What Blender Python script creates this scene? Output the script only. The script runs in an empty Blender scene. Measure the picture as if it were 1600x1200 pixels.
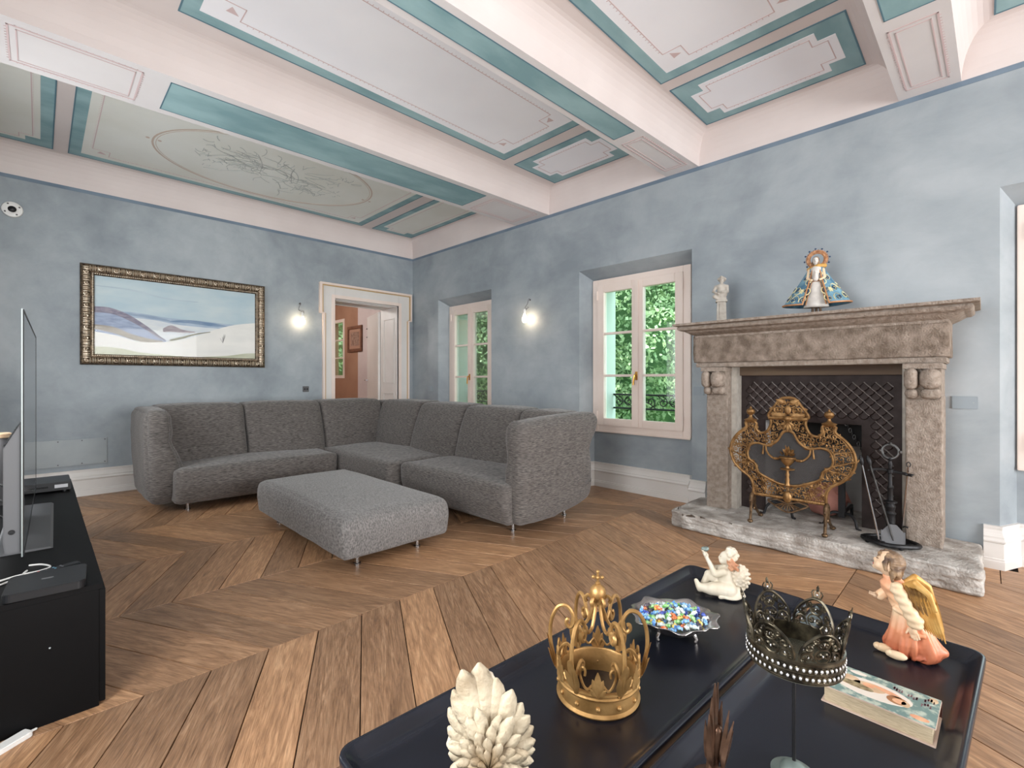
import bpy, bmesh, math, random
from mathutils import Vector, Matrix, noise
R = math.radians
PI = math.pi
rnd = random.Random(7)
scene = bpy.context.scene
COL = scene.collection

# ------------------------------------------------------------------ camera, sky, lights, exposure
cam_d = bpy.data.cameras.new('camera')
cam_d.sensor_width = 36.0
cam_d.lens = 738.0 / 1600.0 * 36.0
cam_d.shift_y = -6.0 / 1600.0
cam_d.clip_start = 0.02
cam = bpy.data.objects.new('camera', cam_d)
COL.objects.link(cam)
cam.location = (0, 0, 1.2)
cam.rotation_euler = (R(90), 0, R(-45))
scene.camera = cam

world = bpy.data.worlds.new('sky')
scene.world = world
world.use_nodes = True
wb = world.node_tree.nodes['Background']
wb.inputs[0].default_value = (0.86, 0.94, 1.0, 1)
wb.inputs[1].default_value = 4.5

def area(name, loc, rot, sx, sy, power, color=(1, 1, 1)):
    d = bpy.data.lights.new(name, 'AREA')
    d.shape = 'RECTANGLE'
    d.size, d.size_y, d.energy, d.color = sx, sy, power, color
    o = bpy.data.objects.new(name, d)
    COL.objects.link(o)
    o.location, o.rotation_euler = loc, rot
    return o

sun_d = bpy.data.lights.new('sun', 'SUN')
sun_d.energy, sun_d.angle, sun_d.color = 8.0, R(2), (1, 0.96, 0.88)
sun = bpy.data.objects.new('sun', sun_d)
COL.objects.link(sun)
sun.rotation_euler = Vector((0.25, -0.55, -0.8)).to_track_quat('-Z', 'Y').to_euler()
# daylight from the window behind the camera; fill lamps added at TV wall
area('daylight_front_window', (1.9, -4.9, 1.6), (R(90), 0, 0), 3.4, 2.3, 270, (1.0, 0.975, 0.95))
for y_, w_ in ((1.0, 56), (4.3, 26)):
    area('fill_television_wall', (-0.80, y_, 1.6), (0, R(-90), 0), 1.75, 1.3, w_, (1.0, 0.985, 0.965))

vs = scene.view_settings
vs.view_transform = 'Standard'
vs.look = 'None'
vs.gamma = 1.0
vs.use_curve_mapping = False
vs.exposure = 0.32
scene.cycles.diffuse_bounces = 8
scene.cycles.max_bounces = 16
scene.cycles.transparent_max_bounces = 24

# ------------------------------------------------------------------ materials
def _n(nt, t, **k):
    n = nt.nodes.new(t)
    for a, b in k.items():
        setattr(n, a, b)
    return n

def mat(name, c, rough=0.6, metal=0.0, c2=None, scale=4.0, detail=4.0, stretch=(1, 1, 1), bump=0.0, bscale=60.0,
        coat=0.0, sheen=0.0, spec=0.5, alpha=1.0, lo=0.35, hi=0.65, coords='Object', bstretch=None, trans=0.0, rnd_obj=0.0):
    m = bpy.data.materials.new(name)
    m.use_nodes = True
    nt = m.node_tree
    b = nt.nodes['Principled BSDF']
    b.inputs['Roughness'].default_value = rough
    b.inputs['Metallic'].default_value = metal
    b.inputs['Coat Weight'].default_value = coat
    b.inputs['Coat Roughness'].default_value = 0.1
    b.inputs['Sheen Weight'].default_value = sheen
    b.inputs['Specular IOR Level'].default_value = spec
    b.inputs['Base Color'].default_value = (*c, 1)
    b.inputs['Alpha'].default_value = alpha
    b.inputs['Transmission Weight'].default_value = trans
    tc = None
    if c2 is not None or bump:
        tc = _n(nt, 'ShaderNodeTexCoord')
    if c2 is not None:
        mp = _n(nt, 'ShaderNodeMapping')
        mp.inputs['Scale'].default_value = stretch
        nt.links.new(tc.outputs[coords], mp.inputs[0])
        nz = _n(nt, 'ShaderNodeTexNoise')
        nz.inputs['Scale'].default_value = scale
        nz.inputs['Detail'].default_value = detail
        nt.links.new(mp.outputs[0], nz.inputs['Vector'])
        cr = _n(nt, 'ShaderNodeValToRGB')
        cr.color_ramp.elements[0].position = lo
        cr.color_ramp.elements[1].position = hi
        cr.color_ramp.elements[0].color = (*c, 1)
        cr.color_ramp.elements[1].color = (*c2, 1)
        nt.links.new(nz.outputs['Fac'], cr.inputs[0])
        nt.links.new(cr.outputs[0], b.inputs['Base Color'])
    if bump:
        mp2 = _n(nt, 'ShaderNodeMapping')
        mp2.inputs['Scale'].default_value = bstretch or stretch
        nt.links.new(tc.outputs[coords], mp2.inputs[0])
        n2 = _n(nt, 'ShaderNodeTexNoise')
        n2.inputs['Scale'].default_value = bscale
        n2.inputs['Detail'].default_value = 5
        nt.links.new(mp2.outputs[0], n2.inputs['Vector'])
        bp = _n(nt, 'ShaderNodeBump')
        bp.inputs['Strength'].default_value = bump
        bp.inputs['Distance'].default_value = 0.01
        nt.links.new(n2.outputs['Fac'], bp.inputs['Height'])
        nt.links.new(bp.outputs[0], b.inputs['Normal'])
    return m

def srgb(r, g, b):
    f = lambda u: (u / 255 / 12.92) if u <= 10 else (((u / 255) + 0.055) / 1.055) ** 2.4
    return (f(r), f(g), f(b))

def plaster_mat():
    m = mat('blue_plaster', (0.3, 0.4, 0.47), 0.55)
    nt = m.node_tree
    b = nt.nodes['Principled BSDF']
    tc = _n(nt, 'ShaderNodeTexCoord')
    n1 = _n(nt, 'ShaderNodeTexNoise'); n1.inputs['Scale'].default_value = 1.1; n1.inputs['Detail'].default_value = 7; n1.inputs['Roughness'].default_value = 0.58; n1.inputs['Distortion'].default_value = 0.3
    n2 = _n(nt, 'ShaderNodeTexNoise'); n2.inputs['Scale'].default_value = 6; n2.inputs['Detail'].default_value = 8; n2.inputs['Roughness'].default_value = 0.62; n2.inputs['Distortion'].default_value = 0.5
    mp = _n(nt, 'ShaderNodeMapping'); mp.inputs['Rotation'].default_value = (0.6, 0.7, 0.5); mp.inputs['Scale'].default_value = (1, 0.45, 1)
    nt.links.new(tc.outputs['Object'], n1.inputs['Vector'])
    nt.links.new(tc.outputs['Object'], mp.inputs[0])
    nt.links.new(mp.outputs[0], n2.inputs['Vector'])
    mx = _n(nt, 'ShaderNodeMath', operation='MULTIPLY_ADD')
    nt.links.new(n2.outputs['Fac'], mx.inputs[0]); mx.inputs[1].default_value = 0.30
    nt.links.new(n1.outputs['Fac'], mx.inputs[2])
    cr = _n(nt, 'ShaderNodeValToRGB')
    e = cr.color_ramp.elements
    e[0].position, e[0].color = 0.46, (*srgb(131, 140, 147), 1)
    e[1].position, e[1].color = 0.86, (*srgb(170, 177, 182), 1)
    k = e.new(0.65); k.color = (*srgb(150, 159, 165), 1)
    nt.links.new(mx.outputs[0], cr.inputs[0])
    nt.links.new(cr.outputs[0], b.inputs['Base Color'])
    bm_ = _n(nt, 'ShaderNodeBump'); bm_.inputs['Strength'].default_value = 0.08; bm_.inputs['Distance'].default_value = 0.02
    nt.links.new(n2.outputs['Fac'], bm_.inputs['Height']); nt.links.new(bm_.outputs[0], b.inputs['Normal'])
    return m

def oak_mat():
    m = mat('oak_parquet', (0.3, 0.2, 0.12), 0.42, spec=0.4)
    nt = m.node_tree
    b = nt.nodes['Principled BSDF']
    tc = _n(nt, 'ShaderNodeTexCoord'); oi = _n(nt, 'ShaderNodeObjectInfo')
    off = _n(nt, 'ShaderNodeVectorMath', operation='SCALE'); off.inputs[0].default_value = (17, 31, 5)
    nt.links.new(oi.outputs['Random'], off.inputs['Scale'])
    ad = _n(nt, 'ShaderNodeVectorMath', operation='ADD')
    nt.links.new(tc.outputs['Object'], ad.inputs[0]); nt.links.new(off.outputs[0], ad.inputs[1])
    mp = _n(nt, 'ShaderNodeMapping'); mp.inputs['Scale'].default_value = (2.2, 17, 1)
    nt.links.new(ad.outputs[0], mp.inputs[0])
    g = _n(nt, 'ShaderNodeTexNoise'); g.inputs['Scale'].default_value = 1.6; g.inputs['Detail'].default_value = 8; g.inputs['Roughness'].default_value = 0.65; g.inputs['Distortion'].default_value = 1.6
    nt.links.new(mp.outputs[0], g.inputs['Vector'])
    mp3 = _n(nt, 'ShaderNodeMapping'); mp3.inputs['Scale'].default_value = (9, 230, 1)
    nt.links.new(ad.outputs[0], mp3.inputs[0])
    g2 = _n(nt, 'ShaderNodeTexNoise'); g2.inputs['Scale'].default_value = 1.5; g2.inputs['Detail'].default_value = 4
    nt.links.new(mp3.outputs[0], g2.inputs['Vector'])
    cr = _n(nt, 'ShaderNodeValToRGB'); e = cr.color_ramp.elements
    e[0].position, e[0].color = 0.28, (*srgb(134, 103, 79), 1)
    e[1].position, e[1].color = 0.74, (*srgb(202, 165, 131), 1)
    k = e.new(0.5); k.color = (*srgb(172, 134, 102), 1)
    nt.links.new(g.outputs['Fac'], cr.inputs[0])
    # plank to plank tone
    hs = _n(nt, 'ShaderNodeValToRGB'); h = hs.color_ramp.elements
    h[0].color = (0.72, 0.72, 0.73, 1); h[1].color = (1.30, 1.25, 1.17, 1); hk = h.new(0.45); hk.color = (1.0, 0.98, 0.96, 1)
    nt.links.new(oi.outputs['Random'], hs.inputs[0])
    m1 = _n(nt, 'ShaderNodeMix', data_type='RGBA', blend_type='MULTIPLY'); m1.inputs[0].default_value = 1
    nt.links.new(cr.outputs[0], m1.inputs[6]); nt.links.new(hs.outputs[0], m1.inputs[7])
    pr = _n(nt, 'ShaderNodeValToRGB'); p = pr.color_ramp.elements
    p[0].position, p[0].color = 0.36, (0.6, 0.58, 0.56, 1); p[1].position, p[1].color = 0.55, (1, 1, 1, 1)
    nt.links.new(g2.outputs['Fac'], pr.inputs[0])
    m2 = _n(nt, 'ShaderNodeMix', data_type='RGBA', blend_type='MULTIPLY'); m2.inputs[0].default_value = 0.8
    nt.links.new(m1.outputs[2], m2.inputs[6]); nt.links.new(pr.outputs[0], m2.inputs[7])
    # cathedral figure: contour lines of a slow, stretched noise
    mp4 = _n(nt, 'ShaderNodeMapping'); mp4.inputs['Scale'].default_value = (0.5, 4.2, 1)
    nt.links.new(ad.outputs[0], mp4.inputs[0])
    g4 = _n(nt, 'ShaderNodeTexNoise'); g4.inputs['Scale'].default_value = 1.3; g4.inputs['Detail'].default_value = 2.5; g4.inputs['Distortion'].default_value = 0.4
    nt.links.new(mp4.outputs[0], g4.inputs['Vector'])
    w1 = _n(nt, 'ShaderNodeMath', operation='MULTIPLY'); w1.inputs[1].default_value = 95.0
    nt.links.new(g4.outputs['Fac'], w1.inputs[0])
    w2 = _n(nt, 'ShaderNodeMath', operation='SINE'); nt.links.new(w1.outputs[0], w2.inputs[0])
    wr_ = _n(nt, 'ShaderNodeValToRGB'); q = wr_.color_ramp.elements
    q[0].position, q[0].color = 0.0, (0.80, 0.78, 0.76, 1); q[1].position, q[1].color = 0.55, (1, 1, 1, 1)
    w3 = _n(nt, 'ShaderNodeMath', operation='MULTIPLY_ADD'); w3.inputs[1].default_value = 0.5; w3.inputs[2].default_value = 0.5
    nt.links.new(w2.outputs[0], w3.inputs[0]); nt.links.new(w3.outputs[0], wr_.inputs[0])
    m3 = _n(nt, 'ShaderNodeMix', data_type='RGBA', blend_type='MULTIPLY'); m3.inputs[0].default_value = 0.65
    nt.links.new(m2.outputs[2], m3.inputs[6]); nt.links.new(wr_.outputs[0], m3.inputs[7])
    nt.links.new(m3.outputs[2], b.inputs['Base Color'])
    bp = _n(nt, 'ShaderNodeBump'); bp.inputs['Strength'].default_value = 0.12; bp.inputs['Distance'].default_value = 0.004
    nt.links.new(g2.outputs['Fac'], bp.inputs['Height']); nt.links.new(bp.outputs[0], b.inputs['Normal'])
    return m

def glass_mat(name, tint, gloss=0.08, rough=0.02):
    m = bpy.data.materials.new(name); m.use_nodes = True
    nt = m.node_tree; nt.nodes.clear()
    o = _n(nt, 'ShaderNodeOutputMaterial'); t = _n(nt, 'ShaderNodeBsdfTransparent'); t.inputs[0].default_value = (*tint, 1)
    g = _n(nt, 'ShaderNodeBsdfGlossy'); g.inputs['Roughness'].default_value = rough
    f = _n(nt, 'ShaderNodeFresnel'); f.inputs[0].default_value = 1.45
    ms = _n(nt, 'ShaderNodeMath', operation='MULTIPLY'); ms.inputs[1].default_value = gloss * 10
    nt.links.new(f.outputs[0], ms.inputs[0])
    x = _n(nt, 'ShaderNodeMixShader')
    nt.links.new(ms.outputs[0], x.inputs[0]); nt.links.new(t.outputs[0], x.inputs[1]); nt.links.new(g.outputs[0], x.inputs[2])
    nt.links.new(x.outputs[0], o.inputs[0])
    return m

def mesh_veil_mat():
    m = bpy.data.materials.new('fine_wire_mesh'); m.use_nodes = True
    nt = m.node_tree; nt.nodes.clear()
    o = _n(nt, 'ShaderNodeOutputMaterial'); t = _n(nt, 'ShaderNodeBsdfTransparent'); t.inputs[0].default_value = (0.6, 0.6, 0.6, 1)
    d = _n(nt, 'ShaderNodeBsdfDiffuse'); d.inputs[0].default_value = (0.11, 0.105, 0.105, 1)
    x = _n(nt, 'ShaderNodeMixShader'); x.inputs[0].default_value = 0.5
    nt.links.new(t.outputs[0], x.inputs[1]); nt.links.new(d.outputs[0], x.inputs[2]); nt.links.new(x.outputs[0], o.inputs[0])
    return m

def emit_mat(name, c, s):
    m = bpy.data.materials.new(name); m.use_nodes = True
    b = m.node_tree.nodes['Principled BSDF']
    b.inputs['Base Color'].default_value = (1, 1, 1, 1)
    b.inputs['Emission Color'].default_value = (*c, 1); b.inputs['Emission Strength'].default_value = s
    return m

M = {}
M['plaster'] = plaster_mat()
M['oak'] = oak_mat()
M['subfloor'] = mat('dark_joint', (0.03, 0.02, 0.014), 0.9)
M['blueline'] = mat('slate_blue_line', srgb(98, 115, 132), 0.6, c2=srgb(114, 131, 147), scale=3)
M['cove'] = mat('pink_plaster', srgb(209, 198, 195), 0.8, c2=srgb(216, 206, 203), scale=1.6)
M['soffit'] = mat('beam_white', srgb(214, 209, 209), 0.8, c2=srgb(221, 217, 217), scale=2)
M['field_shaded'] = mat('shaded_white', srgb(220, 220, 212), 0.8, c2=srgb(228, 229, 224), scale=1.5)  # greenish shade of the far bay put into the ceiling white
M['field_white'] = mat('lilac_white', srgb(236, 236, 241), 0.8, c2=srgb(242, 242, 246), scale=1.5)
M['turq'] = mat('turquoise_paint', srgb(124, 158, 164), 0.75, c2=srgb(152, 184, 188), scale=2.4, detail=8, stretch=(1, 2.2, 1))
M['turqline'] = mat('dark_turquoise_line', srgb(86, 120, 134), 0.7)  # darker turquoise outline around the painted panels
M['pinkline'] = mat('rose_line', srgb(208, 186, 186), 0.8)
M['sketch'] = mat('pencil_grey', srgb(180, 184, 181), 0.8)
M['ovalline'] = mat('ochre_line', srgb(196, 178, 165), 0.8)
M['white'] = mat('white_gloss_paint', srgb(212, 209, 205), 0.4, c2=srgb(219, 216, 213), scale=3)
M['winpaint'] = mat('pinkish_white_paint', srgb(226, 210, 200), 0.4, c2=srgb(232, 217, 208), scale=3)
M['beigegold'] = mat('gilt_line', srgb(200, 168, 118), 0.4, 0.4)
M['glass'] = glass_mat('window_glass', (0.92, 0.985, 0.96), 0.06)
M['picglass'] = glass_mat('picture_glass', (1, 1, 1), 0.02)
M['extwall'] = mat('pale_exterior_render', srgb(176, 190, 184), 0.85)
M['brass'] = mat('brass', srgb(190, 140, 70), 0.3, 1.0)
M['blackiron'] = mat('black_iron', (0.018, 0.018, 0.02), 0.45, 0.5, bump=0.2, bscale=80)
M['chrome'] = mat('chrome', (0.45, 0.45, 0.46), 0.2, 1.0)
M['fabric'] = mat('charcoal_chenille', srgb(60, 57, 56), 0.95, c2=srgb(120, 114, 110), scale=60, detail=8, stretch=(.5, .5, 3.4), bump=0.3, bscale=120, bstretch=(.6, .6, 3), sheen=0.22, lo=0.3, hi=0.72, spec=0.15)
M['fabric2'] = mat('grey_chenille', srgb(88, 86, 86), 0.95, c2=srgb(142, 139, 137), scale=75, detail=8, stretch=(2.0, .6, 1.0), bump=0.3, bscale=120, sheen=0.22, lo=0.3, hi=0.72, spec=0.15)
M['stone'] = mat('grey_sandstone', srgb(134, 121, 110), 0.95, c2=srgb(168, 156, 145), scale=34, detail=10, bump=0.8, bscale=110, spec=0.15, lo=.3, hi=.7)
M['stone_dark'] = mat('weathered_sandstone', srgb(112, 99, 88), 0.95, c2=srgb(164, 150, 138), scale=16, detail=14, bump=0.9, bscale=90, spec=0.15, lo=0.34, hi=0.78)
M['stone_pale'] = mat('worn_hearth_stone', srgb(150, 143, 136), 0.95, c2=srgb(200, 196, 191), scale=9, detail=14, bump=1.0, bscale=60, spec=0.15)
M['castiron'] = mat('brown_cast_iron', (0.022, 0.014, 0.013), 0.55, 0.1, c2=(0.042, 0.029, 0.027), spec=0.2, scale=12, bump=0.15, bscale=90)
M['castlight'] = mat('polished_cast_iron', (0.14, 0.14, 0.14), 0.35, 0.8, c2=(0.05, 0.05, 0.05), scale=20)
M['firebox'] = mat('grey_firebox_render', (0.34, 0.33, 0.32), 0.9, c2=(0.44, 0.43, 0.42), scale=4)
M['soot'] = mat('sooty_black', (0.015, 0.014, 0.014), 0.9)
M['oldwood'] = mat('dark_wood_strip', (0.07, 0.04, 0.025), 0.7, c2=(0.13, 0.085, 0.05), scale=5, stretch=(1, 0.2, 4))
M['gilt'] = mat('antique_brass', srgb(116, 85, 50), 0.45, 0.65, c2=srgb(160, 124, 80), scale=25, bump=0.15, bscale=90)
M['giltdull'] = mat('tarnished_bronze', srgb(88, 70, 54), 0.45, 0.8, c2=srgb(130, 106, 80), scale=25)
M['crowngold'] = mat('matt_gold_metal', srgb(150, 114, 66), 0.45, 0.65, c2=srgb(190, 150, 96), scale=18, bump=0.1, bscale=120)
M['darkcrown'] = mat('blackened_silver_metal', srgb(44, 40, 34), 0.34, 0.8, c2=srgb(98, 90, 74), scale=40)
M['mirror'] = mat('clouded_plate', srgb(142, 140, 124), 0.25, 0.6, c2=srgb(108, 108, 96), scale=9)
M['gem'] = mat('clear_rhinestone', (0.85, 0.85, 0.86), 0.08, 0.6)
M['verdigris'] = mat('green_grey_patina', srgb(112, 126, 122), 0.5, 0.5, c2=srgb(140, 152, 148), scale=14)
M['tray'] = mat('navy_black_lacquer', (0.006, 0.007, 0.012), 0.27, 0.0, c2=(0.012, 0.014, 0.022), scale=2.0, stretch=(1, 3, 1), spec=0.42)
M['silver'] = mat('pewter_silver', srgb(150, 145, 142), 0.25, 0.9, c2=srgb(205, 200, 198), scale=10)
M['ivory'] = mat('ivory_resin', srgb(206, 195, 174), 0.5, c2=srgb(222, 213, 196), scale=14, bump=0.1, bscale=60)
M['ivoryold'] = mat('antiqued_ivory_resin', srgb(118, 96, 66), 0.65, c2=srgb(190, 177, 153), scale=11, detail=10, bump=0.6, bscale=70, lo=0.3, hi=0.55)
M['skin'] = mat('painted_skin', srgb(222, 186, 152), 0.45, c2=srgb(234, 206, 176), scale=10)
M['copperhair'] = mat('copper_painted_hair', srgb(176, 116, 82), 0.5, c2=srgb(206, 160, 128), scale=30)
M['creamhair'] = mat('cream_curls', srgb(204, 190, 168), 0.6, c2=srgb(222, 211, 194), scale=30, bump=0.5, bscale=60)
M['brownhair'] = mat('brown_painted_hair', srgb(72, 52, 42), 0.5, c2=srgb(150, 122, 92), scale=22, stretch=(1, 1, 3), bump=0.4, bscale=60)
M['dress'] = None
M['dresslight'] = mat('cream_peach_sleeve', srgb(222, 192, 154), 0.5, c2=srgb(234, 212, 182), scale=12)
M['goldwing'] = mat('gold_painted_feathers', srgb(186, 136, 64), 0.45, 0.25, c2=srgb(218, 178, 108), scale=26)
M['brownwing'] = mat('brown_gold_feathers', srgb(96, 68, 36), 0.5, 0.3, c2=srgb(156, 120, 66), scale=30)
M['lips'] = mat('painted_red_brown', srgb(178, 92, 78), 0.5)
M['eyeline'] = mat('painted_eye_line', srgb(120, 84, 62), 0.5)
M['pages'] = mat('aged_page_edges', srgb(178, 160, 132), 0.9, c2=srgb(208, 190, 160), scale=60, stretch=(1, 1, 12))
M['cover'] = mat('tan_book_board', srgb(196, 172, 156), 0.6, c2=srgb(214, 194, 178), scale=12)
M['spine'] = mat('dark_red_leather', srgb(88, 46, 38), 0.5)
M['teal'] = mat('printed_teal_floral', srgb(112, 140, 136), 0.5, c2=srgb(190, 200, 186), scale=60, lo=0.45, hi=0.62)
M['artwhite'] = mat('printed_cream', srgb(236, 226, 214), 0.5)
M['artpeach'] = mat('printed_peach', srgb(226, 160, 124), 0.5, c2=srgb(240, 190, 150), scale=40)
M['artolive'] = mat('printed_olive', srgb(118, 102, 74), 0.5, c2=srgb(176, 160, 124), scale=90)
M['arttan'] = mat('printed_tan', srgb(206, 170, 136), 0.5, c2=srgb(226, 200, 166), scale=40)
M['artplum'] = mat('printed_plum', srgb(128, 88, 96), 0.5)
M['bronze'] = mat('dark_bronze', srgb(82, 60, 48), 0.32, 0.75, c2=srgb(132, 100, 80), scale=24)
M['blackfurn'] = mat('black_lacquered_wood', (0.003, 0.003, 0.0035), 0.5, spec=0.12)
M['blackplastic'] = mat('black_plastic', (0.010, 0.011, 0.013), 0.4, spec=.35)
M['tvglass'] = mat('tv_glass', (0.012, 0.013, 0.014), 0.08, spec=0.8)
M['tvgrey'] = mat('grey_plastic', srgb(96, 97, 100), 0.5)
M['tvedge'] = mat('brushed_aluminium', srgb(150, 158, 158), 0.4, 0.5)
M['whiteplastic'] = mat('white_plastic', srgb(232, 232, 230), 0.4)
M['greyplastic'] = mat('dark_grey_plastic', srgb(88, 86, 88), 0.5)
M['labelwhite'] = mat('white_sticker', srgb(210, 212, 216), 0.6)
M['frame'] = mat('champagne_silver_gilt', srgb(58, 46, 34), 0.45, 0.6, c2=srgb(122, 104, 84), scale=38, detail=3)
M['framecarve'] = mat('silver_gilt_relief', srgb(186, 168, 146), 0.35, 0.8, c2=srgb(226, 214, 196), scale=30)
M['blueplate'] = mat('blue_grey_plate', srgb(141, 152, 160), 0.5)
M['ventmetal'] = mat('grey_painted_metal', srgb(150, 158, 162), 0.5, c2=srgb(157, 165, 168), scale=6)
M['bulb'] = emit_mat('glowing_bulb', (1.0, 0.76, 0.50), 32.0)
M['terracotta'] = mat('pink_terracotta', srgb(176, 120, 110), 0.8, c2=srgb(196, 140, 126), scale=9)
M['brownwall'] = mat('terracotta_brown_wall', srgb(150, 112, 90), 0.8, c2=srgb(164, 126, 102), scale=2)
M['pinkwall'] = mat('rose_wall', srgb(190, 176, 174), 0.8, c2=srgb(200, 187, 184), scale=2)
M['walnut'] = mat('walnut_frame', srgb(96, 62, 46), 0.5, c2=srgb(120, 80, 60), scale=12)
M['etching'] = mat('brown_etching', srgb(120, 92, 78), 0.7, c2=srgb(156, 128, 112), scale=22)
M['mount'] = mat('picture_mount', srgb(166, 128, 108), 0.8)
M['mantleblue'] = mat('blue_painted_mantle', srgb(70, 112, 138), 0.5, c2=srgb(116, 158, 176), scale=24)
M['navy'] = mat('navy_paint', srgb(42, 66, 96), 0.5)
M['orange'] = mat('copper_orange_trim', srgb(170, 118, 78), 0.5, 0.2, c2=srgb(196, 146, 104), scale=30)
M['creamgold'] = mat('cream_gold_paint', srgb(212, 204, 158), 0.5)
M['plasterwhite'] = mat('white_gown', srgb(200, 195, 190), 0.7, c2=srgb(216, 212, 206), scale=26)
M['halo'] = mat('copper_halo', srgb(146, 96, 62), 0.45, 0.5, c2=srgb(196, 150, 112), scale=50)
M['mustard'] = mat('mustard_scarf', srgb(190, 146, 72), 0.6)
M['cement'] = mat('pale_cast_stone', srgb(160, 153, 144), 0.9, c2=srgb(182, 176, 167), scale=18, bump=0.3, bscale=70)
M['leaf'] = mat('conifer_green', srgb(104, 142, 96), 0.6, c2=srgb(186, 206, 158), scale=2.6, detail=6)
M['bark'] = mat('brown_bark', srgb(84, 66, 50), 0.9)
M['lawn'] = mat('lawn_green', srgb(96, 124, 64), 0.9, c2=srgb(120, 146, 84), scale=3)
M['blackcable'] = mat('black_cable', (0.01, 0.01, 0.01), 0.5)
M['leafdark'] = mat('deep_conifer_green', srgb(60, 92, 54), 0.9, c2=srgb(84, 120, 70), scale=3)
M['scale_highlight'] = mat('brown_iron_highlight', (0.17, 0.15, 0.14), 0.45, 0.1, c2=(0.26, 0.235, 0.225), scale=14)  # lighter iron that paints a highlight along each scale ridge
# ------------------------------------------------------------------ mesh helpers
class MB:
    def __init__(s):
        s.v, s.f = [], []
    def add(s, vs, fs):
        o = len(s.v)
        s.v += [tuple(p) for p in vs]
        s.f += [tuple(i + o for i in q) for q in fs]
        return s
    def box(s, x0, y0, z0, x1, y1, z1):
        vs = [(x, y, z) for z in (z0, z1) for y in (y0, y1) for x in (x0, x1)]
        return s.add(vs, [(0, 2, 3, 1), (4, 5, 7, 6), (0, 1, 5, 4), (2, 6, 7, 3), (0, 4, 6, 2), (1, 3, 7, 5)])
    def cbox(s, cx, cy, cz, sx, sy, sz):
        return s.box(cx - sx / 2, cy - sy / 2, cz - sz / 2, cx + sx / 2, cy + sy / 2, cz + sz / 2)
    def prism(s, poly, a, b, axis='z'):
        def m(p, t):
            return {'z': (p[0], p[1], t), 'y': (p[0], t, p[1]), 'x': (t, p[0], p[1])}[axis]
        n = len(poly)
        vs = [m(p, a) for p in poly] + [m(p, b) for p in poly]
        fs = [tuple(range(n - 1, -1, -1)), tuple(range(n, 2 * n))]
        fs += [(i, (i + 1) % n, n + (i + 1) % n, n + i) for i in range(n)]
        return s.add(vs, fs)
    def tube(s, pts, r, n=6, closed=False, flat=1.0):
        pts = [Vector(p) for p in pts]
        k = len(pts)
        if k < 2: return s
        rr = r if isinstance(r, (list, tuple)) else [r] * k
        vs, up = [], None
        for i in range(k):
            if closed: t = pts[(i + 1) % k] - pts[i - 1]
            else: t = pts[min(i + 1, k - 1)] - pts[max(i - 1, 0)]
            if t.length < 1e-9: t = Vector((0, 0, 1))
            t.normalize()
            if up is None:
                up = Vector((0, 0, 1)) if abs(t.z) < 0.9 else Vector((1, 0, 0))
            x = (up - t * up.dot(t))
            if x.length < 1e-6: x = t.orthogonal()
            x.normalize(); up = x
            y = t.cross(x)
            for j in range(n):
                a = 2 * PI * j / n
                vs.append(pts[i] + x * (math.cos(a) * rr[i]) + y * (math.sin(a) * rr[i] * flat))
        fs = []
        m = k if closed else k - 1
        for i in range(m):
            for j in range(n):
                a, b = i * n + j, i * n + (j + 1) % n
                c, d = ((i + 1) % k) * n + (j + 1) % n, ((i + 1) % k) * n + j
                fs.append((a, b, c, d))
        if not closed:
            fs += [tuple(range(n - 1, -1, -1)), tuple((k - 1) * n + j for j in range(n))]
        return s.add(vs, fs)
    def lathe(s, prof, n=24, c=(0, 0, 0), sx=1, sy=1, cap=True):
        vs, fs = [], []
        for (r, z) in prof:
            for j in range(n):
                a = 2 * PI * j / n
                vs.append((c[0] + r * sx * math.cos(a), c[1] + r * sy * math.sin(a), c[2] + z))
        for i in range(len(prof) - 1):
            for j in range(n):
                fs.append((i * n + j, i * n + (j + 1) % n, (i + 1) * n + (j + 1) % n, (i + 1) * n + j))
        if cap:
            fs += [tuple(range(n - 1, -1, -1)), tuple((len(prof) - 1) * n + j for j in range(n))]
        return s.add(vs, fs)
    def ball(s, c, r, n=8, m=6, rot=None):
        rx, ry, rz = r if isinstance(r, (list, tuple)) else (r, r, r)
        vs, fs = [], []
        for i in range(m + 1):
            t = PI * i / m
            for j in range(n):
                a = 2 * PI * j / n
                p = Vector((rx * math.sin(t) * math.cos(a), ry * math.sin(t) * math.sin(a), rz * math.cos(t)))
                if rot is not None: p = rot @ p
                vs.append(p + Vector(c))
        for i in range(m):
            for j in range(n):
                fs.append((i * n + j, (i + 1) * n + j, (i + 1) * n + (j + 1) % n, i * n + (j + 1) % n))
        return s.add(vs, fs)
    def leaf(s, base, tip, width, normal, thick=0.003, curl=0.0, n=6, point=0.7, rib=0.3, blunt=0.7):
        """a pointed leaf or feather with thickness, a raised rib and a curl"""
        base, tip, nn = Vector(base), Vector(tip), Vector(normal).normalized()
        ax = tip - base; L = ax.length; ax.normalize()
        sd = ax.cross(nn).normalized(); nn = sd.cross(ax).normalized()
        vs = []
        for i in range(n + 1):
            t = i / n
            w = width * (math.sin(PI * min(1, t ** point)) ** blunt if 0 < t < 1 else 0.12)
            c = base + ax * (L * t) + nn * (curl * L * t * t)
            th = thick * (1 - 0.6 * t)
            vs += [c - sd * w / 2, c + nn * (th + width * rib * 0.25 * (1 - t)), c + sd * w / 2, c - nn * th]
        fs = []
        for i in range(n):
            o = i * 4
            for j in range(4):
                fs.append((o + j, o + (j + 1) % 4, o + 4 + (j + 1) % 4, o + 4 + j))
        fs += [(3, 2, 1, 0), (n * 4, n * 4 + 1, n * 4 + 2, n * 4 + 3)]
        return s.add(vs, fs)
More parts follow.
